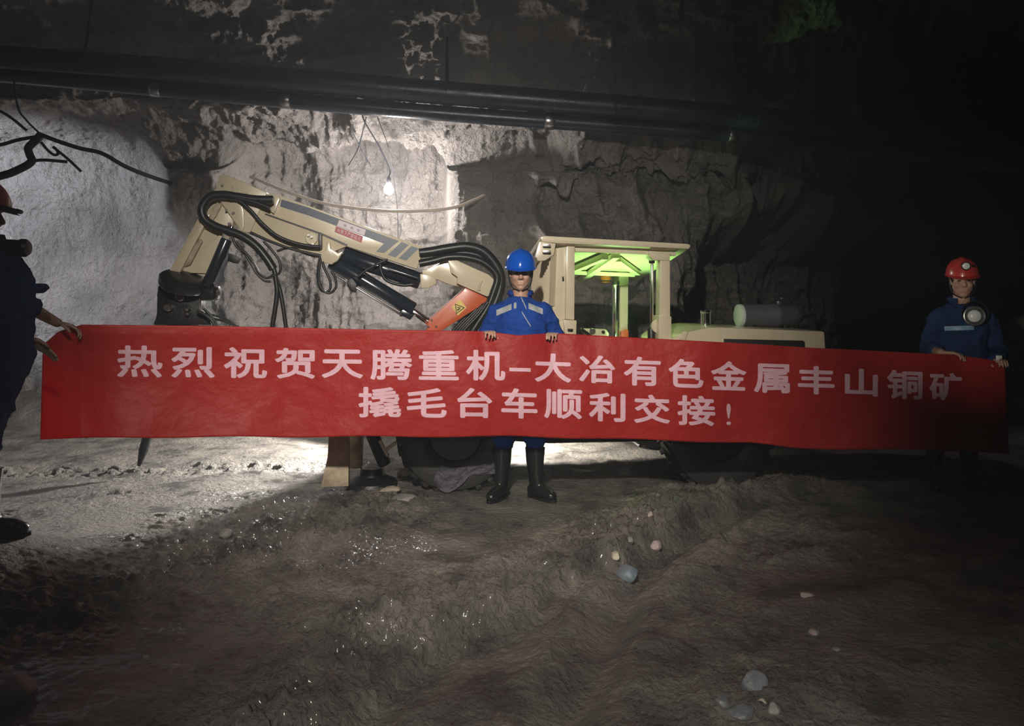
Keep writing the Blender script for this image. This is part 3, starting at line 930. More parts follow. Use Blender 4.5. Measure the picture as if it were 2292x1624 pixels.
# wheels
def tyre_bm():
    bm = B()
    hw, R = WHEEL_W / 2, WHEEL_R
    prof = [(0.19, -hw * 0.72), (0.21, -hw * 0.86), (0.27, -hw), (0.35, -hw), (0.405, -hw * 0.93), (R - 0.018, -hw * 0.72), (R - 0.012, 0),
            (R - 0.018, hw * 0.72), (0.405, hw * 0.93), (0.35, hw), (0.27, hw), (0.21, hw * 0.86), (0.19, hw * 0.72)]
    add_lathe(bm, (0, 0, 0), LAT, prof, 56, False)
    return bm
def lug_bm():
    bm = B()
    hw, R = WHEEL_W / 2, WHEEL_R
    u, v, d = frame_of(LAT)
    for k in range(26):
        for s in (-1, 1):
            a = 2 * PI * (k + (0.5 if s > 0 else 0)) / 26
            e = u * math.cos(a) + v * math.sin(a)
            tdir = d.cross(e)
            rot = Matrix((tdir, d, e)).transposed()
            add_box(bm, e * (R - 0.014) + d * (s * hw * 0.46), (0.045, hw * 0.86, 0.03), rot @ Matrix.Rotation(s * 0.35, 3, 'Z'), 0.004)
    return bm
def rim_bm():
    bm = B()
    hw = WHEEL_W / 2
    add_lathe(bm, (0, 0, 0), LAT, [(0.205, -hw * 0.80), (0.195, -hw * 0.84), (0.178, -hw * 0.70), (0.172, -hw * 0.30), (0.10, -hw * 0.22), (0.085, -hw * 0.40), (0.05, -hw * 0.46),
                                   (0.05, hw * 0.4), (0.17, hw * 0.3), (0.178, hw * 0.7), (0.2, hw * 0.84)], 36)
    u, v, d = frame_of(LAT)
    for k in range(8):
        a = 2 * PI * k / 8
        add_lathe(bm, u * math.cos(a) * 0.13 + v * math.sin(a) * 0.13 - d * hw * 0.34, LAT, [(0.012, 0), (0.012, 0.03)], 6)
    return bm
w0 = None
for c in wheels:
    if w0 is None:
        w0 = obj('wheel', tyre_bm(), M['tyre'], mach)
        lugs = obj('tread', lug_bm(), M['tyre'], w0)
        rim = obj('rim', rim_bm(), M['black'], w0)
        w0.location = c
        first = w0
        continue
    o = first.copy(); COL.objects.link(o); o.location = c
    for ch in (lugs, rim):
        k = ch.copy(); COL.objects.link(k); k.parent = o
# muddy film hanging over the front tyre
bm = B()
u, v, d = frame_of(LAT)
vv = []
for i in range(19):
    a = math.radians(-118 + i * 5.2)
    e = Vector((LON.x * math.cos(a), LON.y * math.cos(a), math.sin(a)))
    row = []
    for k in range(9):
        r = 0.235 + k * 0.023 * (0.72 + 0.28 * math.sin(i * 0.5))
        wob = 0.012 * math.sin(i * 1.7 + k) + 0.008 * math.sin(k * 2.1 + i * 0.6)
        row.append(bm.verts.new(wheels[0] + e * r - LAT * (WHEEL_W / 2 + 0.014 + wob)))
    vv.append(row)
for i in range(18):
    for k in range(8):
        bm.faces.new((vv[i][k], vv[i + 1][k], vv[i + 1][k + 1], vv[i][k + 1]))
fl = obj('plastic_film', bm, M['film'], mach, 80)
tag(fl, 'crumpled muddy plastic film on the tyre')

# stabilizer leg in front of the front wheel
SO = -0.02
leg = prism('stabilizer_leg', [(738, 930), (781, 930), (780, 1088), (718, 1090), (733, 1022)], SO, 0.10, M['cream_muddy'], bevel=0.006)
cyl('stabilizer_cylinder', (800, 930), (795, 1045), 0.055, M['cream_muddy'], leg, SO + 0.30)
cyl('stabilizer_brace', (815, 930), (862, 1040), 0.05, M['black'], leg, SO + 0.22)
bm = B()
c = MP(832, 1070, SO + 0.30)
add_lathe(bm, (c.x, c.y, -0.02), (0, 0, 1), [(0.20, 0), (0.21, 0.02), (0.19, 0.06), (0.10, 0.10), (0.09, 0.16)], 26)
obj('stabilizer_foot', bm, M['black'], leg)
cyl('brace_pipe', (850, 985), (868, 1020), 0.014, M['cream'], leg, SO + 0.1)
cyl('brace_pipe', (862, 1008), (886, 990), 0.014, M['cream'], leg, SO + 0.1)

# work lamp on the far flank, shining down on the ground behind the machine
wl = MP(1240, 930, 0) + LAT * 1.50
bm = B()
add_lathe(bm, wl, (0, 0.5, -1), [(0.03, -0.06), (0.07, 0), (0.065, 0.01)], 20)
obj('unseen_lamp', bm, M['steel'], mach)
wl2 = MP(840, 835, 0) + LAT * 1.75  # unseen lamp on an arm, added to brighten the floor behind the banner
bm = B()
add_lathe(bm, wl2, (-0.85, -0.2, -0.5), [(0.03, -0.06), (0.07, 0), (0.065, 0.01)], 20)
obj('unseen_lamp', bm, M['steel'], mach)
bm = B()
add_tube(bm, [wl2, MP(860, 900, 1.2)], 0.02, 10)
obj('fill_lamp_arm', bm, M['steel'], mach)
lamp('front_fill_light', 'SPOT', tuple(wl2 + Vector((-0.09, -0.02, -0.05))), 780, (1.0, 0.95, 0.88), 0.05, (-3.3, 6.4, 0.0), 100, 0.35)
wl3 = MP(960, 815, 0) + LAT * 1.72  # another unseen lamp and arm, added as fill for the lower alcove rock
ax3 = Vector((-0.62, 1.0, 0.12)).normalized()
bm = B()
add_lathe(bm, wl3, ax3, [(0.03, -0.06), (0.07, 0), (0.065, 0.01)], 20)
obj('unseen_lamp', bm, M['steel'], mach)
bm = B()
add_tube(bm, [wl3 - ax3 * 0.03, MP(965, 880, 1.0)], 0.02, 10)
obj('fill_lamp_arm', bm, M['steel'], mach)
lamp('rear_fill_light', 'SPOT', tuple(wl3 + ax3 * 0.06), 230, (1.0, 0.92, 0.86), 0.05, tuple(wl3 + ax3 * 2), 92, 0.9)
lamp('work_lamp_light', 'SPOT', tuple(wl + Vector((0, 0.06, -0.05))), 250, (1.0, 0.93, 0.82), 0.05, (wl.x + 0.15, wl.y - 0.05, 0), 130, 0.4)

# ------------------------------------------------------------------ the banner
BAN_D = ([60, 180, 640, 1160, 1700, 2260], [4.50, 4.46, 4.92, 5.14, 5.30, 5.46])
TOPX, TOPY = [88, 104, 130, 184, 480, 780, 1087, 1160, 1237, 1460, 1680, 1802, 2143, 2205, 2250], [772, 765, 742, 726, 729, 736, 741, 750, 745, 757, 769, 777, 794, 803, 812]
BOTX, BOTY = [88, 150, 420, 738, 1172, 1680, 1781, 2204, 2260], [982, 981, 978, 977, 977, 991, 1003, 1010, 1016]
def ban_Y(x, y):
    x = np.asarray(x, float); y = np.asarray(y, float)
    Y = np.interp(x, BAN_D[0], BAN_D[1])
    v = np.clip((y - 745) / 240, 0, 1)
    Y = Y + 0.012 * np.sin(x * 0.011 + v * 1.2) + 0.010 * np.sin(x * 0.026 + 1.3 + v * 2.0) * (0.4 + v)
    Y = Y + 0.045 * np.sin(v * PI) * np.sin(x * 0.0031 + 0.5)
    for cx, wd_, a in ((170, 30, 0.03), (250, 45, -0.02), (1087, 22, 0.025), (1237, 22, 0.025), (1160, 40, -0.03), (1330, 30, 0.015), (1560, 50, -0.02), (1760, 35, 0.018), (1900, 60, -0.02), (2150, 35, 0.025)):
        Y = Y + a * np.exp(-((x - cx - (v - 0.2) * 26) / wd_) ** 2) * (1 - 0.55 * v)
    return Y
ns, nt_ = 420, 60
s_ = np.linspace(0, 1, ns); t_ = np.linspace(0, 1, nt_)
S, T = np.meshgrid(s_, t_)
PXg = (96 * (1 - T) + 90 * T) * (1 - S) + (2250 * (1 - T) + 2258 * T) * S
PYg = np.interp(PXg, TOPX, TOPY) * (1 - T) + np.interp(PXg, BOTX, BOTY) * T
PYg = PYg + 1.5 * np.sin(PXg * 0.021) * T
Yg = ban_Y(PXg, PYg)
banner = grid_mesh('banner', (PXg - CX) * Yg / F, Yg, CAMH - (PYg - HY) * Yg / F, M['banner'], kind=None)
banner.modifiers.new('s', 'SOLIDIFY').thickness = 0.0006
apply_mods(banner)
tag(banner, 'long red cloth banner with two lines of pale pink characters held by three workers', 'banner')

LINE1 = [('热', 262, 364, 773, 844), ('烈', 383, 481, 776, 845), ('祝', 501, 598, 777, 846), ('贺', 615, 705, 779, 847), ('天', 720, 813, 782, 846),
         ('腾', 829, 923, 781, 850), ('重', 937, 1027, 783, 850), ('机', 1043, 1131, 783, 851), ('-', 1140, 1188, 823, 831), ('大', 1197, 1279, 791, 855),
         ('冶', 1296, 1377, 795, 857), ('有', 1396, 1479, 798, 863), ('色', 1496, 1575, 803, 867), ('金', 1591, 1671, 808, 873), ('属', 1687, 1768, 814, 879),
         ('丰', 1786, 1868, 819, 882), ('山', 1891, 1965, 825, 886), ('铜', 1985, 2065, 828, 893), ('矿', 2080, 2153, 834, 896)]
LINE2 = [('撬', 802, 898, 866, 934), ('毛', 910, 1000, 868, 934), ('台', 1023, 1102, 868, 935), ('车', 1122, 1203, 869, 936), ('顺', 1218, 1303, 871, 937),
         ('利', 1318, 1400, 879, 943), ('交', 1419, 1500, 883, 947), ('接', 1516, 1601, 885, 952), ('!', 1626, 1636, 903, 951)]
for line in (LINE1, LINE2):
    bm = B()
    for ch, x0, x1, y0, y1 in line:
        big = ch not in '-!'
        sl = 0.03 if x0 > 1100 else 0.012
        bw = 2.3 if big else 0.0
        g0 = glyph_bm(ch, 0.0, (12, 8) if big else (3, 6))
        ring = [(0, 0)] + ([(math.cos(a * PI / 4), math.sin(a * PI / 4)) for a in range(8)] if big else [])
        for kk, (ox, oy) in enumerate(ring):
            g = g0.copy()
            def fn(c):
                px = x0 + bw + (x1 - x0 - 2 * bw) * c.x + ox * bw
                py = y1 - bw * 0.7 - (y1 - y0 - 1.4 * bw) * c.y + (c.x - 0.5) * (x1 - x0) * sl + oy * bw * 0.8
                p = W(px, py, float(ban_Y(px, py)))
                return p + (Vector((0, 0, CAMH)) - p).normalized() * (0.0035 + kk * 0.00008)
            merge_into(bm, g, fn)
    obj('lettering', bm, M['lettering'], banner)

# ------------------------------------------------------------------ people
def rot_cols(r, f, u):
    return Matrix((r, f, u)).transposed()

def add_head(bm, c, r, f, u):
    """a head with a face: c lies between the ears, f looks out of the face, u to the crown, r to the picture's right"""
    R3 = rot_cols(r, f, u)
    P = lambda a, b, d: c + r * a + f * b + u * d
    add_ellipsoid(bm, P(0, -0.005, 0.035), (0.076, 0.096, 0.092), R3)
    add_ellipsoid(bm, P(0, 0.028, -0.035), (0.071, 0.064, 0.080), R3)
    add_ellipsoid(bm, P(0, 0.066, -0.100), (0.030, 0.024, 0.022), R3)
    add_ellipsoid(bm, P(0, 0.048, -0.070), (0.052, 0.042, 0.045), R3)
    for s in (-1, 1):
        add_ellipsoid(bm, P(s * 0.036, 0.070, -0.028), (0.026, 0.022, 0.026), R3, 2)
        add_ellipsoid(bm, P(s * 0.078, -0.004, -0.004), (0.009, 0.020, 0.033), R3, 2)
        add_capsule(bm, P(s * 0.012, 0.088, 0.030), P(s * 0.046, 0.078, 0.032), 0.009, 0.007, 8)
        add_ellipsoid(bm, P(s * 0.013, 0.099, -0.034), (0.009, 0.010, 0.008), R3, 2)
    add_capsule(bm, P(0, 0.088, 0.016), P(0, 0.110, -0.026), 0.009, 0.014, 10)
    add_capsule(bm, P(-0.020, 0.086, -0.060), P(0.020, 0.086, -0.060), 0.008, 0.008, 8)
    add_capsule(bm, P(-0.016, 0.085, -0.073), P(0.016, 0.085, -0.073), 0.009, 0.009, 8)

def add_hand(bm, wrist, d, n, s, curls=(0.9, 1.0, 0.7), thumb=0.5, k=1.0):
    """palm and five fingers: d from wrist to knuckles, n the side the fingers close to, s towards the thumb"""
    d, n, s = d.normalized(), n.normalized(), s.normalized()
    for i in range(4):
        off = (0.030 - 0.0205 * i) * k
        base = wrist + d * (0.088 - 0.004 * abs(i - 1)) * k + s * off
        add_capsule(bm, wrist + s * off * 0.55 + d * 0.01, base, 0.014 * k, 0.0115 * k, 10)
        ang = 0.0
        p = base
        sc = (0.94, 1.0, 0.95, 0.78)[i] * k
        for j, L in enumerate((0.043, 0.027, 0.021)):
            ang += curls[j] * (1 + 0.06 * (i - 1.5))
            q = p + (d * math.cos(ang) + n * math.sin(ang)) * L * sc
            add_capsule(bm, p, q, (0.0090 - 0.0008 * j) * k, (0.0084 - 0.0009 * j) * k, 8)
            p = q
    p = wrist + d * 0.025 * k + s * 0.026 * k
    dirs = [(s * 0.75 + d * 0.75 + n * thumb).normalized(), (s * 0.25 + d * 0.9 + n * (thumb + 0.25)).normalized(), (d * 0.8 - s * 0.1 + n * (thumb + 0.4)).normalized()]
    for j, (dd, L) in enumerate(zip(dirs, (0.040, 0.032, 0.025))):
        q = p + dd * L * k
        add_capsule(bm, p, q, (0.0125 - 0.0014 * j) * k, (0.011 - 0.0014 * j) * k, 8)
        p = q

def add_loft(bm, secs, r, f, seg=28):
    """closed stack of ellipses: (centre, half width along r, half depth along f)"""
    rings = []
    for c, a, b in secs:
        rings.append([bm.verts.new(c + r * (a * math.cos(2 * PI * k / seg)) + f * (b * math.sin(2 * PI * k / seg))) for k in range(seg)])
    for i in range(len(rings) - 1):
        for k in range(seg):
            bm.faces.new((rings[i][k], rings[i][(k + 1) % seg], rings[i + 1][(k + 1) % seg], rings[i + 1][k]))
    bm.faces.new(list(reversed(rings[0])))
    bm.faces.new(rings[-1])

def helmet(parent, c, r, f, u, m, visor=0.035, k=1.0):
    """safety helmet: dome with a raised crown rib, rolled rim and a peak"""
    bm = B()
    seg, rows_ = 40, 14
    rings = []
    for i in range(rows_ + 1):
        e = (PI / 2) * i / rows_
        ring = []
        for j in range(seg):
            a = 2 * PI * j / seg
            rx, ry, rz = 0.112 * k, 0.132 * k, 0.128 * k
            ca, sa = math.cos(a), math.sin(a)
            ce, se = math.cos(e) ** 0.85, math.sin(e)
            x, y, z = rx * ce * ca, ry * ce * sa, rz * se
            rib = 0.008 * math.exp(-(x / 0.018) ** 2) * sstep(0.15, 0.6, se)
            z += float(rib)
            ring.append(bm.verts.new(c + r * x + f * y + u * z))
        rings.append(ring)
    for i in range(rows_):
        for j in range(seg):
            bm.faces.new((rings[i][j], rings[i][(j + 1) % seg], rings[i + 1][(j + 1) % seg], rings[i + 1][j]))
    # rim and peak
    outer, under = [], []
    for j in range(seg):
        a = 2 * PI * j / seg
        fr = max(0.0, math.sin(a)) ** 2
        w = 0.010 + visor * fr
        x, y = (0.112 * k + w * 0.75) * math.cos(a), (0.132 * k + w) * math.sin(a)
        dz = -0.004 - 0.014 * fr
        outer.append(bm.verts.new(c + r * x + f * y + u * dz))
        under.append(bm.verts.new(c + r * (0.104 * k * math.cos(a)) + f * (0.124 * k * math.sin(a)) + u * (dz * 0.5 - 0.004)))
    for j in range(seg):
        j2 = (j + 1) % seg
        bm.faces.new((rings[0][j2], rings[0][j], outer[j], outer[j2]))
        bm.faces.new((outer[j2], outer[j], under[j], under[j2]))
    ins = []
    for i in range(6):
        e = (PI / 2) * i / 6
        ins.append([bm.verts.new(c + r * (0.104 * k * math.cos(e) * math.cos(2 * PI * j / seg)) + f * (0.124 * k * math.cos(e) * math.sin(2 * PI * j / seg)) + u * (0.118 * k * math.sin(e) + (-0.004 if i == 0 else 0))) for j in range(seg)])
    for j in range(seg):
        j2 = (j + 1) % seg
        bm.faces.new((under[j2], under[j], ins[0][j], ins[0][j2]))
        for i in range(5):
            bm.faces.new((ins[i][j2], ins[i][j], ins[i + 1][j], ins[i + 1][j2]))
    bm.faces.new(ins[-1])
    return obj('hard_hat', bm, m, parent, 60)

def eyes(parent, c, r, f, u):
    for s in (-1, 1):
        bm = B()
        add_ellipsoid(bm, c + r * (s * 0.031) + f * 0.0795 + u * 0.006, (0.0135, 0.007, 0.0062), rot_cols(r, f, u), 2)
        obj('eye', bm, M['eye'], parent)
        bm = B()
        add_tube(bm, [c + r * (s * a) + f * b + u * d for a, b, d in ((0.014, 0.0965, 0.029), (0.032, 0.092, 0.035), (0.050, 0.080, 0.030))], [0.0035, 0.004, 0.0025], 8, 4)
        obj('eyebrow', bm, M['hair'], parent)

def hair(parent, c, r, f, u):
    bm = B()
    add_ellipsoid(bm, c - f * 0.016 + u * 0.030, (0.084, 0.094, 0.094), rot_cols(r, f, u))
    geom = bm.verts[:] + bm.edges[:] + bm.faces[:]
    bmesh.ops.bisect_plane(bm, geom=geom, plane_co=c + u * (-0.02) + f * 0.03, plane_no=(f * 0.75 - u * 0.65), clear_outer=True)
    return obj('hair', bm, M['hair'], parent)

def boot(parent, ankle, toe, m):
    """rubber boot: shaft, foot, heel and sole"""
    d = Vector((toe[0] - ankle[0], toe[1] - ankle[1], 0)).normalized()
    s = Vector((-d.y, d.x, 0))
    z0 = toe[2]
    a = Vector((ankle[0], ankle[1], z0))
    U = Vector((0, 0, 1))
    bm = B()
    add_loft(bm, [(a + U * 0.03 + d * 0.0, 0.040, 0.052), (a + U * 0.09, 0.042, 0.056), (a + U * 0.16 - d * 0.005, 0.046, 0.056), (a + U * 0.26 - d * 0.012, 0.060, 0.068), (a + U * 0.37 - d * 0.01, 0.070, 0.077)], s, d, 24)
    add_ellipsoid(bm, a + d * 0.06 + U * 0.055, (0.045, 0.105, 0.050), rot_cols(s, d, U))
    add_ellipsoid(bm, a + d * 0.125 + U * 0.042, (0.046, 0.062, 0.040), rot_cols(s, d, U))
    add_ellipsoid(bm, a - d * 0.035 + U * 0.05, (0.038, 0.045, 0.052), rot_cols(s, d, U))
    b = fuse('boot', bm, m, 0.007, 4, parent)
    bm = B()
    pts = []
    for k in range(26):
        t = 2 * PI * k / 26
        w = 0.047 - 0.008 * math.cos(t + 0.3) * 0
        y = 0.055 + 0.140 * math.sin(t)
        x = w * math.cos(t) * (1.0 if math.sin(t) > 0 else 0.85)
        pts.append(a + d * y + s * x)
    add_poly_prism(bm, [p + U * 0.022 for p in pts], [p for p in pts], 0.003)
    obj('sole', bm, m, b)
    return b

def person(label, J, facing, head, skin, cloth, hel, group=None, boots=True, head_f=None, seed=0.0, sleeve=1.0, girth=1.0, hands=None, sleeve_end=(0.9, 0.9)):
    """J: joint points (pelvis, chest, neck, sh_l/r, el_l/r, wr_l/r, hip_l/r, kn_l/r, an_l/r); l is towards the picture's left"""
    U = Vector((0, 0, 1))
    f = Vector(facing).normalized()
    r = f.cross(U).normalized() * -1
    r = U.cross(f).normalized()
    r = -r if r.dot(J['sh_r'] - J['sh_l']) < 0 else r
    g = girth
    pel, che, nek = J['pelvis'], J['chest'], J['neck']
    hf = Vector(head_f or facing).normalized()
    hr = U.cross(hf).normalized()
    hr = -hr if hr.dot(r) < 0 else hr
    hu = hr.cross(hf).normalized()
    hu = -hu if hu.z < 0 else hu
    # ---- body
    bm = B()
    wst = pel.lerp(che, 0.45)
    add_loft(bm, [(pel - U * 0.07, 0.10, 0.09), (pel, 0.155 * g, 0.115 * g), (wst, 0.135 * g, 0.105 * g), (che, 0.160 * g, 0.115 * g), (che + (nek - che) * 0.6, 0.13, 0.085), (nek, 0.062, 0.062)], r, f)
    add_capsule(bm, nek - (nek - che) * 0.2, head - hu * 0.05, 0.062, 0.056)
    add_head(bm, head, hr, hf, hu)
    for s in 'lr':
        add_capsule(bm, J['sh_' + s], J['el_' + s], 0.050, 0.040)
        add_capsule(bm, J['el_' + s], J['wr_' + s], 0.041, 0.027)
        add_capsule(bm, J['sh_' + s], che.lerp(nek, 0.55), 0.055, 0.07)
        add_capsule(bm, J['hip_' + s], J['kn_' + s], 0.080, 0.055)
        add_capsule(bm, J['kn_' + s], J['an_' + s], 0.056, 0.036)
        td_ = V((*J.get('toe_' + s, f)[:2], 0)).normalized()
        add_capsule(bm, J['an_' + s] - U * 0.02, J['an_' + s] + td_ * 0.10 - U * 0.045, 0.033, 0.026)
        if hands and s in hands:
            d_, n_, s_v, cu, th = hands[s]
            add_hand(bm, J['wr_' + s], Vector(d_), Vector(n_), Vector(s_v), cu, th)
    body = fuse('person', bm, skin, 0.0052, 3)
    tag(body, label, 'person', group)
    # ---- coverall
    bm = B()
    g2 = g * 1.0
    add_loft(bm, [(pel - U * 0.10, 0.12, 0.105), (pel, 0.180 * g2, 0.140 * g2), (wst, 0.168 * g2, 0.135 * g2), (che, 0.190 * g2, 0.145 * g2), (che + (nek - che) * 0.55, 0.150, 0.112), (nek - U * 0.035, 0.092, 0.085), (nek - U * 0.012, 0.078, 0.074)], r, f)
    for s in 'lr':
        sh, el, wr = J['sh_' + s], J['el_' + s], J['wr_' + s]
        se = sleeve_end[0 if s == 'l' else 1]
        add_capsule(bm, che.lerp(nek, 0.5), sh, 0.085, 0.074)
        add_capsule(bm, nek - U * 0.055 + (sh - nek) * 0.12, sh, 0.066, 0.070)
        add_capsule(bm, sh, el, 0.076, 0.062)
        add_tube(bm, [el, el.lerp(wr, se * 0.5), el.lerp(wr, se)], [0.062, 0.054, 0.050], 18)
        hp, kn, an = J['hip_' + s], J['kn_' + s], J['an_' + s]
        add_capsule(bm, hp, kn, 0.108, 0.085)
        add_tube(bm, [kn + (hp - kn) * 0.05, kn.lerp(an, 0.20), kn.lerp(an, 0.32), kn.lerp(an, 0.42)], [0.085, 0.076, 0.046, 0.032], 20)
        add_ellipsoid(bm, kn, (0.084, 0.084, 0.09))
    cov = fuse('coverall', bm, cloth, 0.0085, 4, body, 0.019, 6.5, seed)
    # collar, open at the throat
    bm = B()
    rows_ = []
    for i in range(4):
        row = []
        for k in range(21):
            a = math.radians(128 + (412 - 128) * k / 20)
            rr = 0.080 + 0.012 * (i in (2,)) + 0.020 * (i == 3)
            hgt = (-0.035, 0.02, 0.038, 0.012)[i]
            row.append(bm.verts.new(nek + r * (rr * math.cos(a)) + f * (rr * 0.95 * math.sin(a)) + U * (hgt - 0.01 * math.sin(a))))
        rows_.append(row)
    for i in range(3):
        for k in range(20):
            bm.faces.new((rows_[i][k], rows_[i][k + 1], rows_[i + 1][k + 1], rows_[i + 1][k]))
    co = obj('collar', bm, cloth, body, 60)
    co.modifiers.new('s', 'SOLIDIFY').thickness = 0.006
    apply_mods(co)
    co.data.polygons.foreach_set('use_smooth', np.ones(len(co.data.polygons), dtype=bool))
    eyes(body, head, hr, hf, hu)
    hair(body, head, hr, hf, hu)
    hh = helmet(body, head + hu * 0.050 + hf * 0.004, hr, (hf * 0.995 - hu * 0.08).normalized(), hu, hel)
    # strap from helmet to chin
    bm = B()
    for s in (-1, 1):
        add_tube(bm, [head + hr * (s * a) + hf * b + hu * d for a, b, d in ((0.088, 0.02, 0.045), (0.084, 0.022, -0.03), (0.062, 0.045, -0.095), (0.010, 0.070, -0.126))], 0.005, 8, 6)
    obj('chin_strap', bm, M['dark'], body)
    if boots:
        for s in 'lr':
            an = J['an_' + s]
            td = J.get('toe_' + s, f)
            boot(body, (an.x, an.y, 0), (an.x + td[0], an.y + td[1], J['ground']), M['boot'])
    return body, r, f, (hr, hf, hu)

V = Vector
def surface_strip(name, parent, cloth_obj, pts_fn, n, half, m, out):
    """a tape lying on the garment: follows points on it, pushed out a little along its surface"""
    from mathutils.bvhtree import BVHTree
    me = cloth_obj.data
    bvh = BVHTree.FromPolygons([v.co.copy() for v in me.vertices], [p.vertices[:] for p in me.polygons])
    bm = B()
    prev = None
    for i in range(n + 1):
        row = []
        for k in range(7):
            o_, d_ = pts_fn(i / n, (k / 3.0 - 1) * half)
            hit = bvh.ray_cast(o_, d_)
            p = (hit[0] if hit[0] is not None else o_ + d_ * 0.3) - d_ * out
            row.append(bm.verts.new(p))
        if prev:
            for k in range(6):
                bm.faces.new((prev[k], prev[k + 1], row[k + 1], row[k]))
        prev = row
    return obj(name, bm, m, parent, 80)

# ---- the worker in the middle, facing the camera
BY = 5.56
def PJ(px, py, Y=BY):
    return W(px, py, Y)
def ban_pt(px, py, dy=0.0):
    return W(px, py, float(ban_Y(px, py)) + dy)
hl, hr_ = ban_pt(1090, 742), ban_pt(1238, 746)
J = dict(pelvis=PJ(1168, 838), chest=PJ(1166, 722), neck=PJ(1165, 662), sh_l=PJ(1117, 701), sh_r=PJ(1215, 700),
         el_l=PJ(1082, 770, 5.60), el_r=PJ(1252, 770, 5.60), wr_l=hl + V((-0.005, 0.075, -0.03)), wr_r=hr_ + V((0.015, 0.075, -0.03)),
         hip_l=PJ(1138, 850), hip_r=PJ(1198, 850), kn_l=V((-0.055, 5.50, 0.50)), kn_r=V((0.165, 5.50, 0.50)),
         an_l=V((-0.075, 5.50, 0.09)), an_r=V((0.175, 5.50, 0.09)), toe_l=(-0.05, -0.09), toe_r=(0.08, -0.08), ground=0.0)
HC = PJ(1165, 612)
hands = {'l': (V((0.25, -0.95, 0.35)), V((0, -0.25, -1)), V((1, 0.2, 0)), (0.35, 0.75, 0.55), 0.35),
         'r': (V((-0.25, -0.95, 0.35)), V((0, -0.25, -1)), V((-1, 0.2, 0)), (0.35, 0.75, 0.55), 0.35)}
pc, r_, f_, hb = person('worker in blue helmet and blue coverall standing behind the middle of the banner', J, (0, -1, 0), HC, M['skin'], M['blue'], M['helmet_blue'], None, True, (0.02, -1, -0.04), 1.0, girth=1.06, hands=hands)
cov_c = [o for o in pc.children if o.name.startswith('coverall')][0]
def chest_strip(x0, y0, x1, y1):
    def fn(t, h):
        p = W(x0 + (x1 - x0) * t, y0 + (y1 - y0) * t + h, BY - 0.6)
        return p, (W(x0 + (x1 - x0) * t, y0 + (y1 - y0) * t + h, BY) - p).normalized()
    return fn
for q in ((1111, 700, 1145, 686), (1150, 684, 1156, 683), (1183, 684, 1215, 697)):
    s = surface_strip('reflective_tape', pc, cov_c, chest_strip(*q), 12, 6.5, M['reflect'], 0.004)
surface_strip('reflective_tape', pc, cov_c, chest_strip(1168, 698, 1188, 730), 10, 2.0, M['reflect'], 0.004)
surface_strip('zip', pc, cov_c, chest_strip(1166, 664, 1178, 690), 10, 2.5, M['reflect'], 0.005)

# ---- the worker at the dark end, holding the banner's far corner
RY = 5.80
def PR(px, py, Y=RY):
    return W(px, py, Y)
h1, h2 = ban_pt(2140, 796), ban_pt(2234, 808)
J = dict(pelvis=PR(2152, 850), chest=PR(2150, 728), neck=PR(2152, 676), sh_l=PR(2103, 710), sh_r=PR(2202, 711),
         el_l=PR(2080, 782, 5.84), el_r=PR(2232, 788, 5.84), wr_l=h1 + V((-0.07, 0.07, 0.02)), wr_r=h2 + V((0.03, 0.075, -0.02)),
         hip_l=PR(2122, 862), hip_r=PR(2182, 862), kn_l=V((3.25, 5.76, 0.5)), kn_r=V((3.49, 5.78, 0.5)),
         an_l=V((3.22, 5.78, 0.09)), an_r=V((3.50, 5.80, 0.09)), toe_l=(-0.04, -0.09), toe_r=(0.05, -0.09), ground=0.0)
hands = {'l': (V((0.8, -0.6, 0.0)), V((0.1, -0.3, -1)), V((0.5, 0.8, 0)), (0.35, 0.75, 0.55), 0.3),
         'r': (V((-0.2, -0.95, 0.3)), V((0, -0.25, -1)), V((-1, 0.2, 0)), (0.35, 0.75, 0.55), 0.35)}
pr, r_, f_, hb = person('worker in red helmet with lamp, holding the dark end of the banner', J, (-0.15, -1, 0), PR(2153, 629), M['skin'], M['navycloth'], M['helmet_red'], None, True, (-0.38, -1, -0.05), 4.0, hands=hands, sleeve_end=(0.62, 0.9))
cov_r = [o for o in pr.children if o.name.startswith('coverall')][0]
def strip_r(x0, y0, x1, y1):
    def fn(t, h):
        p = W(x0 + (x1 - x0) * t, y0 + (y1 - y0) * t + h, RY - 0.6)
        return p, (W(x0 + (x1 - x0) * t, y0 + (y1 - y0) * t + h, RY) - p).normalized()
    return fn
surface_strip('reflective_tape', pr, cov_r, strip_r(2114, 735, 2180, 733), 14, 5, M['reflect_blue'], 0.004)
# cap lamp clipped to the red helmet
hr3, hf3, hu3 = hb
hc = PR(2153, 629)
lp = hc + hu3 * 0.118 + hf3 * 0.128
bm = B()
add_lathe(bm, lp - hf3 * 0.025, hf3, [(0.022, 0), (0.030, 0.01), (0.032, 0.045), (0.026, 0.052)], 20)
cl = obj('helmet_lamp', bm, M['dark'], pr)
bm = B()
add_lathe(bm, lp + hf3 * 0.026, hf3, [(0.025, 0), (0.024, 0.003), (0.01, 0.006)], 20)
obj('lamp_lens', bm, M['lens'], cl)
bm = B()
add_box(bm, lp + hr3 * 0.055 - hu3 * 0.002 - hf3 * 0.03, (0.022, 0.015, 0.02), bevel=0.004)
obj('lamp_clip', bm, M['chrome'], cl)
bm = B()
add_tube(bm, [lp - hf3 * 0.02, lp - hf3 * 0.10 + hu3 * 0.05, hc - hf3 * 0.12 + hu3 * 0.11, hc - hf3 * 0.15 - hu3 * 0.02], 0.006, 8, 6)
obj('lamp_cable', bm, M['dark'], cl)
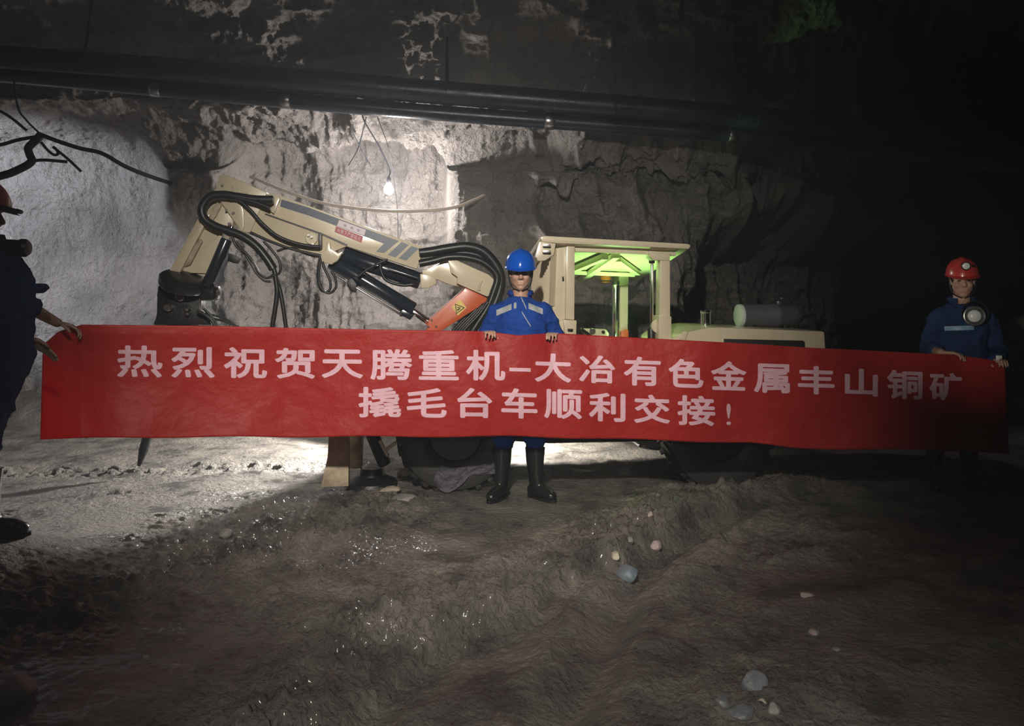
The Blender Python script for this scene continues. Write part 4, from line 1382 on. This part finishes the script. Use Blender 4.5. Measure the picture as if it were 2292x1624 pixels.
# round lamp hanging on the worker's chest
cpos = W(2180, 707, RY - 0.19)
lampth = thing('hand_lamp', 'round lamp with pale lens hanging on the chest of the red-helmeted worker', 'lamp', tuple(cpos))
ax = V((-0.25, -1, 0.05)).normalized()
bm = B()
add_lathe(bm, cpos - ax * 0.03, ax, [(0.03, -0.02), (0.060, 0), (0.068, 0.03), (0.075, 0.05), (0.070, 0.052), (0.056, 0.035)], 28, True)
obj('lamp_housing', bm, M['steel'], lampth)
bm = B()
add_lathe(bm, cpos + ax * 0.006, ax, [(0.045, 0), (0.043, 0.010), (0.03, 0.02), (0.01, 0.024)], 24)
obj('lamp_lens', bm, M['lens'], lampth)
bm = B()
u, v, d = frame_of(ax)
cc = cpos + V((0.015, 0.01, 0.02))
add_tube(bm, [cc + u * (0.088 * math.cos(t)) + v * (0.088 * math.sin(t)) for t in [2 * PI * k / 24 for k in range(24)]] + [cc + u * 0.088 + v * 0.002], 0.007, 8)
obj('cable_loop', bm, M['cable_dark'], lampth)
# pale block added for a bright glint on the banner's top hem
bp_ = ban_pt(2236, 799, -0.03)
bm = B()
add_box(bm, bp_, (0.036, 0.020, 0.026), bevel=0.006)
add_box(bm, bp_ + V((0, 0.014, -0.022)), (0.024, 0.006, 0.035), bevel=0.002)
tag(obj('clip', bm, M['lens']), 'small pale block added for a bright glint on the top hem at the dark end of the banner', 'clip')

# ---- the worker seen in profile at the lit end, leaning to the banner
LY = 3.86
def PL(px, py, Y=LY):
    return W(px, py, Y)
h1 = ban_pt(160, 737)
hand_w = ban_pt(128, 722, -0.05)
J = dict(pelvis=PL(2, 800), chest=PL(0, 628), neck=PL(-34, 536), sh_l=PL(-30, 575, 3.70), sh_r=PL(-8, 575, 4.02),
         el_l=PL(-20, 700, 3.66), el_r=PL(52, 680, 4.22), wr_l=PL(60, 760, 3.98), wr_r=hand_w,
         hip_l=PL(0, 830, 3.77), hip_r=PL(4, 830, 3.95), kn_l=PL(-78, 1010, 3.74), kn_r=PL(-48, 1010, 3.96),
         an_l=V((-2.84, 3.72, 0.29)), an_r=V((-2.74, 3.98, 0.29)), toe_l=(0.09, 0.02), toe_r=(0.09, 0.03), ground=0.2)
hands = {'r': (V((0.9, 0.25, -0.25)), V((0.1, -0.3, -1)), V((0.15, -0.9, 0.2)), (0.45, 0.8, 0.6), 0.3),
         'l': (V((0.55, 0.6, -0.5)), V((0.5, 0.3, -0.8)), V((0.2, -0.6, 0.6)), (0.6, 0.8, 0.6), 0.3)}
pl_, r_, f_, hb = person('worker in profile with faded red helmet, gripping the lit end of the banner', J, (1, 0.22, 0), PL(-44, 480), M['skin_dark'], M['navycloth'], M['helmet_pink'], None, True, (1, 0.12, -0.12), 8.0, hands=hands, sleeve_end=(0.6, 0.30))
hr3, hf3, hu3 = hb
bm = B()
hc = PL(-44, 480)
add_tube(bm, [hc + hu3 * 0.045 + hf3 * 0.13 - hr3 * 0.08, hc + hu3 * 0.038 + hf3 * 0.185, hc + hu3 * 0.045 + hf3 * 0.13 + hr3 * 0.08], 0.012, 8, 6)
obj('peak', bm, M['dark'], pl_)
bm = B()
cp = PL(42, 549, 3.80)
add_lathe(bm, PL(20, 553, 3.84), V((1, 0.05, -0.05)), [(0.034, -0.05), (0.040, -0.03), (0.040, 0.055), (0.046, 0.06), (0.046, 0.08), (0.036, 0.095), (0.012, 0.099)], 24)
obj('chest_lamp', bm, M['dark'], pl_)
bm = B()
add_box(bm, PL(86, 645, 3.93), (0.035, 0.12, 0.05), Matrix.Rotation(0.9, 3, 'Y'), 0.012)
obj('pocket_flap', bm, M['navycloth'], pl_)

# ------------------------------------------------------------------ overhead pipes
def pipe(name, label, px, r, col, n=14, group=None, cat='pipe', ribs=0.0, seg=18):
    bm = B()
    add_tube(bm, [W(*p) for p in px], r, seg, n, True, ribs)
    o = obj(name, bm, col, None, 60)
    return tag(o, label, cat, group)
p1 = pipe('ventilation_pipe', 'thick dark pipe hung along the top of the rock wall, upper of the two', [(-420, 95, 7.35), (0, 128, 7.5), (500, 165, 7.6), (900, 200, 7.7), (1350, 236, 7.75), (1800, 275, 7.65), (2340, 330, 7.5)], 0.118, M['pipe'])
p2 = pipe('water_pipe', 'thinner dark pipe running directly below the thick overhead pipe', [(-420, 135, 7.45), (0, 166, 7.6), (500, 212, 7.7), (900, 247, 7.8), (1350, 280, 7.85), (1800, 316, 7.7), (2340, 380, 7.5)], 0.080, M['pipe'])
for o_, pts, r in ((p1, [(560, 170, 7.61), (860, 197, 7.69), (1380, 238.5, 7.755), (1700, 266, 7.67)], 0.124), (p2, [(350, 198, 7.67), (640, 224.5, 7.735), (1230, 271.5, 7.837), (1640, 303, 7.755)], 0.085)):
    for x, y, Y in pts:
        bm = B()
        c = W(x, y, Y)
        d = (W(x + 30, y + 2.6, Y + 0.01) - c).normalized()
        add_lathe(bm, c - d * 0.05, d, [(r * 0.97, 0), (r, 0.004), (r, 0.096), (r * 0.97, 0.10)], 20)
        obj('coupling', bm, M['steel'] if o_ is p2 else M['pipe'], o_)
# hangers up to the roof
for k, (x, y, Y) in enumerate(((200, 130, 7.5), (1000, 196, 7.7), (1650, 262, 7.69))):
    bm = B()
    c = W(x, y, Y)
    add_tube(bm, [c + V((0, 0, -0.13)), c + V((0, -0.13, 0)), c + V((0, -0.05, 0.14)), c + V((0, 0.1, 0.9))], 0.012, 8, 5)
    obj('hanger', bm, M['cable_dark'], p1)

# ------------------------------------------------------------------ bulb, cords and cables
bulb_c = W(870, 424, 8.42)
bt = thing('light_bulb', 'bare lit bulb hanging in front of the bright rock wall', 'light bulb', tuple(bulb_c))
bm = B()
add_lathe(bm, bulb_c, (0, 0, -1), [(0.018, -0.075), (0.024, -0.06), (0.043, -0.03), (0.052, 0.0), (0.046, 0.03), (0.028, 0.048), (0.008, 0.054)], 24)
obj('bulb_glass', bm, M['bulb'], bt)
bm = B()
add_lathe(bm, bulb_c + V((0, 0, 0.07)), (0, 0, 1), [(0.020, 0), (0.024, 0.01), (0.024, 0.05), (0.010, 0.075)], 18)
obj('socket', bm, M['dark'], bt)
bm = B()
add_tube(bm, [bulb_c + V((0, 0, 0.14)), W(872, 380, 8.5), W(850, 330, 8.3), W(815, 270, 7.98), W(812, 250, 7.92)], 0.007, 8, 6)
obj('cord', bm, M['cable_dark'], bt)
pipe('cable', 'pale cable sagging across the bright rock behind the boom', [(560, 395, 8.1), (640, 428, 8.0), (740, 458, 7.95), (880, 472, 7.95), (1000, 467, 8.0), (1060, 448, 8.2), (1100, 428, 8.6), (1130, 410, 9.3)], 0.016, M['cable_white'], cat='cable', seg=8)
pipe('wire', 'thin wire dropping past the lit bulb to the boom', [(845, 262, 7.95), (872, 340, 8.2), (884, 420, 8.9), (890, 480, 9.1), (891, 560, 9.25)], 0.004, M['cable_dark'], cat='wire', seg=6)
pipe('wire', 'thin dark wire slanting from the pipe at the rim of the lit rock', [(778, 258, 7.95), (790, 295, 8.1), (812, 340, 8.45), (830, 372, 8.75)], 0.006, M['cable_dark'], cat='wire', seg=6)
pipe('wire', 'dark wire crossing down from the pipe over the bulb', [(820, 262, 7.95), (802, 330, 8.5), (780, 370, 8.8)], 0.006, M['cable_dark'], cat='wire', seg=6)
cb = thing('cable_bundle', 'tangle of dark cables hung on the pale wall above the profile worker', 'cables', tuple(W(88, 302, 7.7)))
for k, (pts, r) in enumerate((
        ([(-120, 420, 7.4), (0, 394, 7.5), (40, 380, 7.55), (70, 362, 7.6), (66, 345, 7.62), (64, 330, 7.65), (82, 312, 7.7), (92, 300, 7.72)], 0.038),
        ([(-60, 330, 7.5), (0, 324, 7.6), (40, 313, 7.65), (80, 306, 7.7)], 0.018),
        ([(88, 300, 7.7), (130, 316, 7.7), (180, 332, 7.75), (228, 343, 7.8), (280, 372, 7.9), (340, 396, 8.2), (430, 425, 9.3)], 0.022),
        ([(92, 318, 7.7), (105, 334, 7.72), (120, 346, 7.74), (130, 344, 7.74), (126, 334, 7.74), (120, 330, 7.74), (150, 354, 7.78), (182, 384, 7.85)], 0.014),
        ([(70, 360, 7.6), (100, 358, 7.65), (150, 362, 7.7)], 0.016),  # this strand stands in for a shadow running across the wall
        ([(60, 292, 7.7), (20, 260, 7.6), (-30, 232, 7.5)], 0.014),
        ([(88, 298, 7.7), (60, 270, 7.65), (40, 240, 7.6), (30, 170, 7.55)], 0.010))):
    bm = B()
    add_tube(bm, [W(*p) for p in pts], r, 10, 6)
    obj('cable', bm, M['cable_dark'], cb)

# ------------------------------------------------------------------ stones on the floor
def rock(label, px, py, w, h, m, seed, flat=0.7, zz=None):
    x, y = ground(px, py)
    dist = y
    sx = w * dist / F / 2
    z = floor_z(x, y)
    bm = B()
    bmesh.ops.create_icosphere(bm, subdivisions=4, radius=1.0)
    rs = random.Random(seed)
    planes = [(Vector((rs.uniform(-1, 1), rs.uniform(-1, 1), rs.uniform(-0.6, 1))).normalized(), rs.uniform(0.62, 0.9)) for _ in range(9)]
    for v in bm.verts:
        p = v.co.copy()
        for n_, d_ in planes:
            k = p.dot(n_)
            if k > d_:
                p -= n_ * (k - d_) * 0.85
        p *= 1 + 0.06 * mnoise.noise(p * 2.5 + Vector((seed, 0, 0)))
        v.co = Vector((p.x * sx, p.y * sx * rs.uniform(0.995, 1.005) * 0.8, p.z * sx * flat))
    bmesh.ops.transform(bm, matrix=Matrix.Rotation(rs.uniform(0, 6), 4, 'Z'), verts=bm.verts[:])
    o = obj('stone', bm, m, None, 30)
    o.location = (x, y, z + sx * flat * 0.45)
    return tag(o, label, 'stone', 'loose stones on the muddy floor')
rock('rounded pinkish stone at the top end of the mud ridge', 1468, 1216, 34, 30, M['stone_pink'], 3)
rock('small pale pink stone just behind the rounded pinkish stone', 1455, 1194, 20, 16, M['stone_pink'], 5)
rock('grey-blue angular stone on the flank of the mud ridge', 1404, 1282, 56, 40, M['stone_blue'], 8)
rock('pale stone touching the grey-blue angular stone', 1378, 1262, 30, 20, M['stone_cream'], 11)
rock('pale grey pebble in the gravel above the grey-blue stone', 1392, 1210, 18, 14, M['stone'], 12)
rock('small light stone in the gravel of the ridge crest', 1410, 1236, 24, 18, M['stone'], 15)
rock('largest dark block at the bottom edge of the mud', 1688, 1548, 66, 64, M['stone_dark'], 21, 0.85)
rock('cream pebble in front of the dark block', 1707, 1584, 28, 20, M['stone_cream'], 22)
rock('brownish stone beside the cream pebble', 1732, 1604, 40, 36, M['stone'], 25)
rock('flat grey slab stone lying below the dark block', 1660, 1612, 70, 26, M['stone_dark'], 27, 0.4)
rock('dark stone half sunk next to the slab', 1618, 1600, 44, 40, M['stone_dark'], 29)
rock('pale flat chip out on the dark wet mud', 1822, 1412, 30, 10, M['stone_pink'], 31, 0.4)
rock('thin slanted chip on the dark wet mud', 1806, 1342, 34, 12, M['stone_pink'], 33, 0.4)
rock('small chip lying between dark mud puddles', 1872, 1455, 26, 10, M['stone'], 35, 0.4)
rock('pale broken rock beside the stabilizer foot', 905, 1066, 32, 22, M['stone_cream'], 41)
rock('flat pale slab in the mud in front of the stabilizer foot', 872, 1106, 50, 10, M['stone_cream'], 44, 0.3)
rock('pale lump of rock in the mud below the front tyre', 905, 1128, 60, 22, M['stone'], 47, 0.4)
rock('pale wet stone in the clods under the banner', 505, 1208, 34, 26, M['stone'], 51)
rock('wet grey boulder at the picture edge low in the mud', 20, 1575, 130, 90, M['stone'], 55, 0.6)
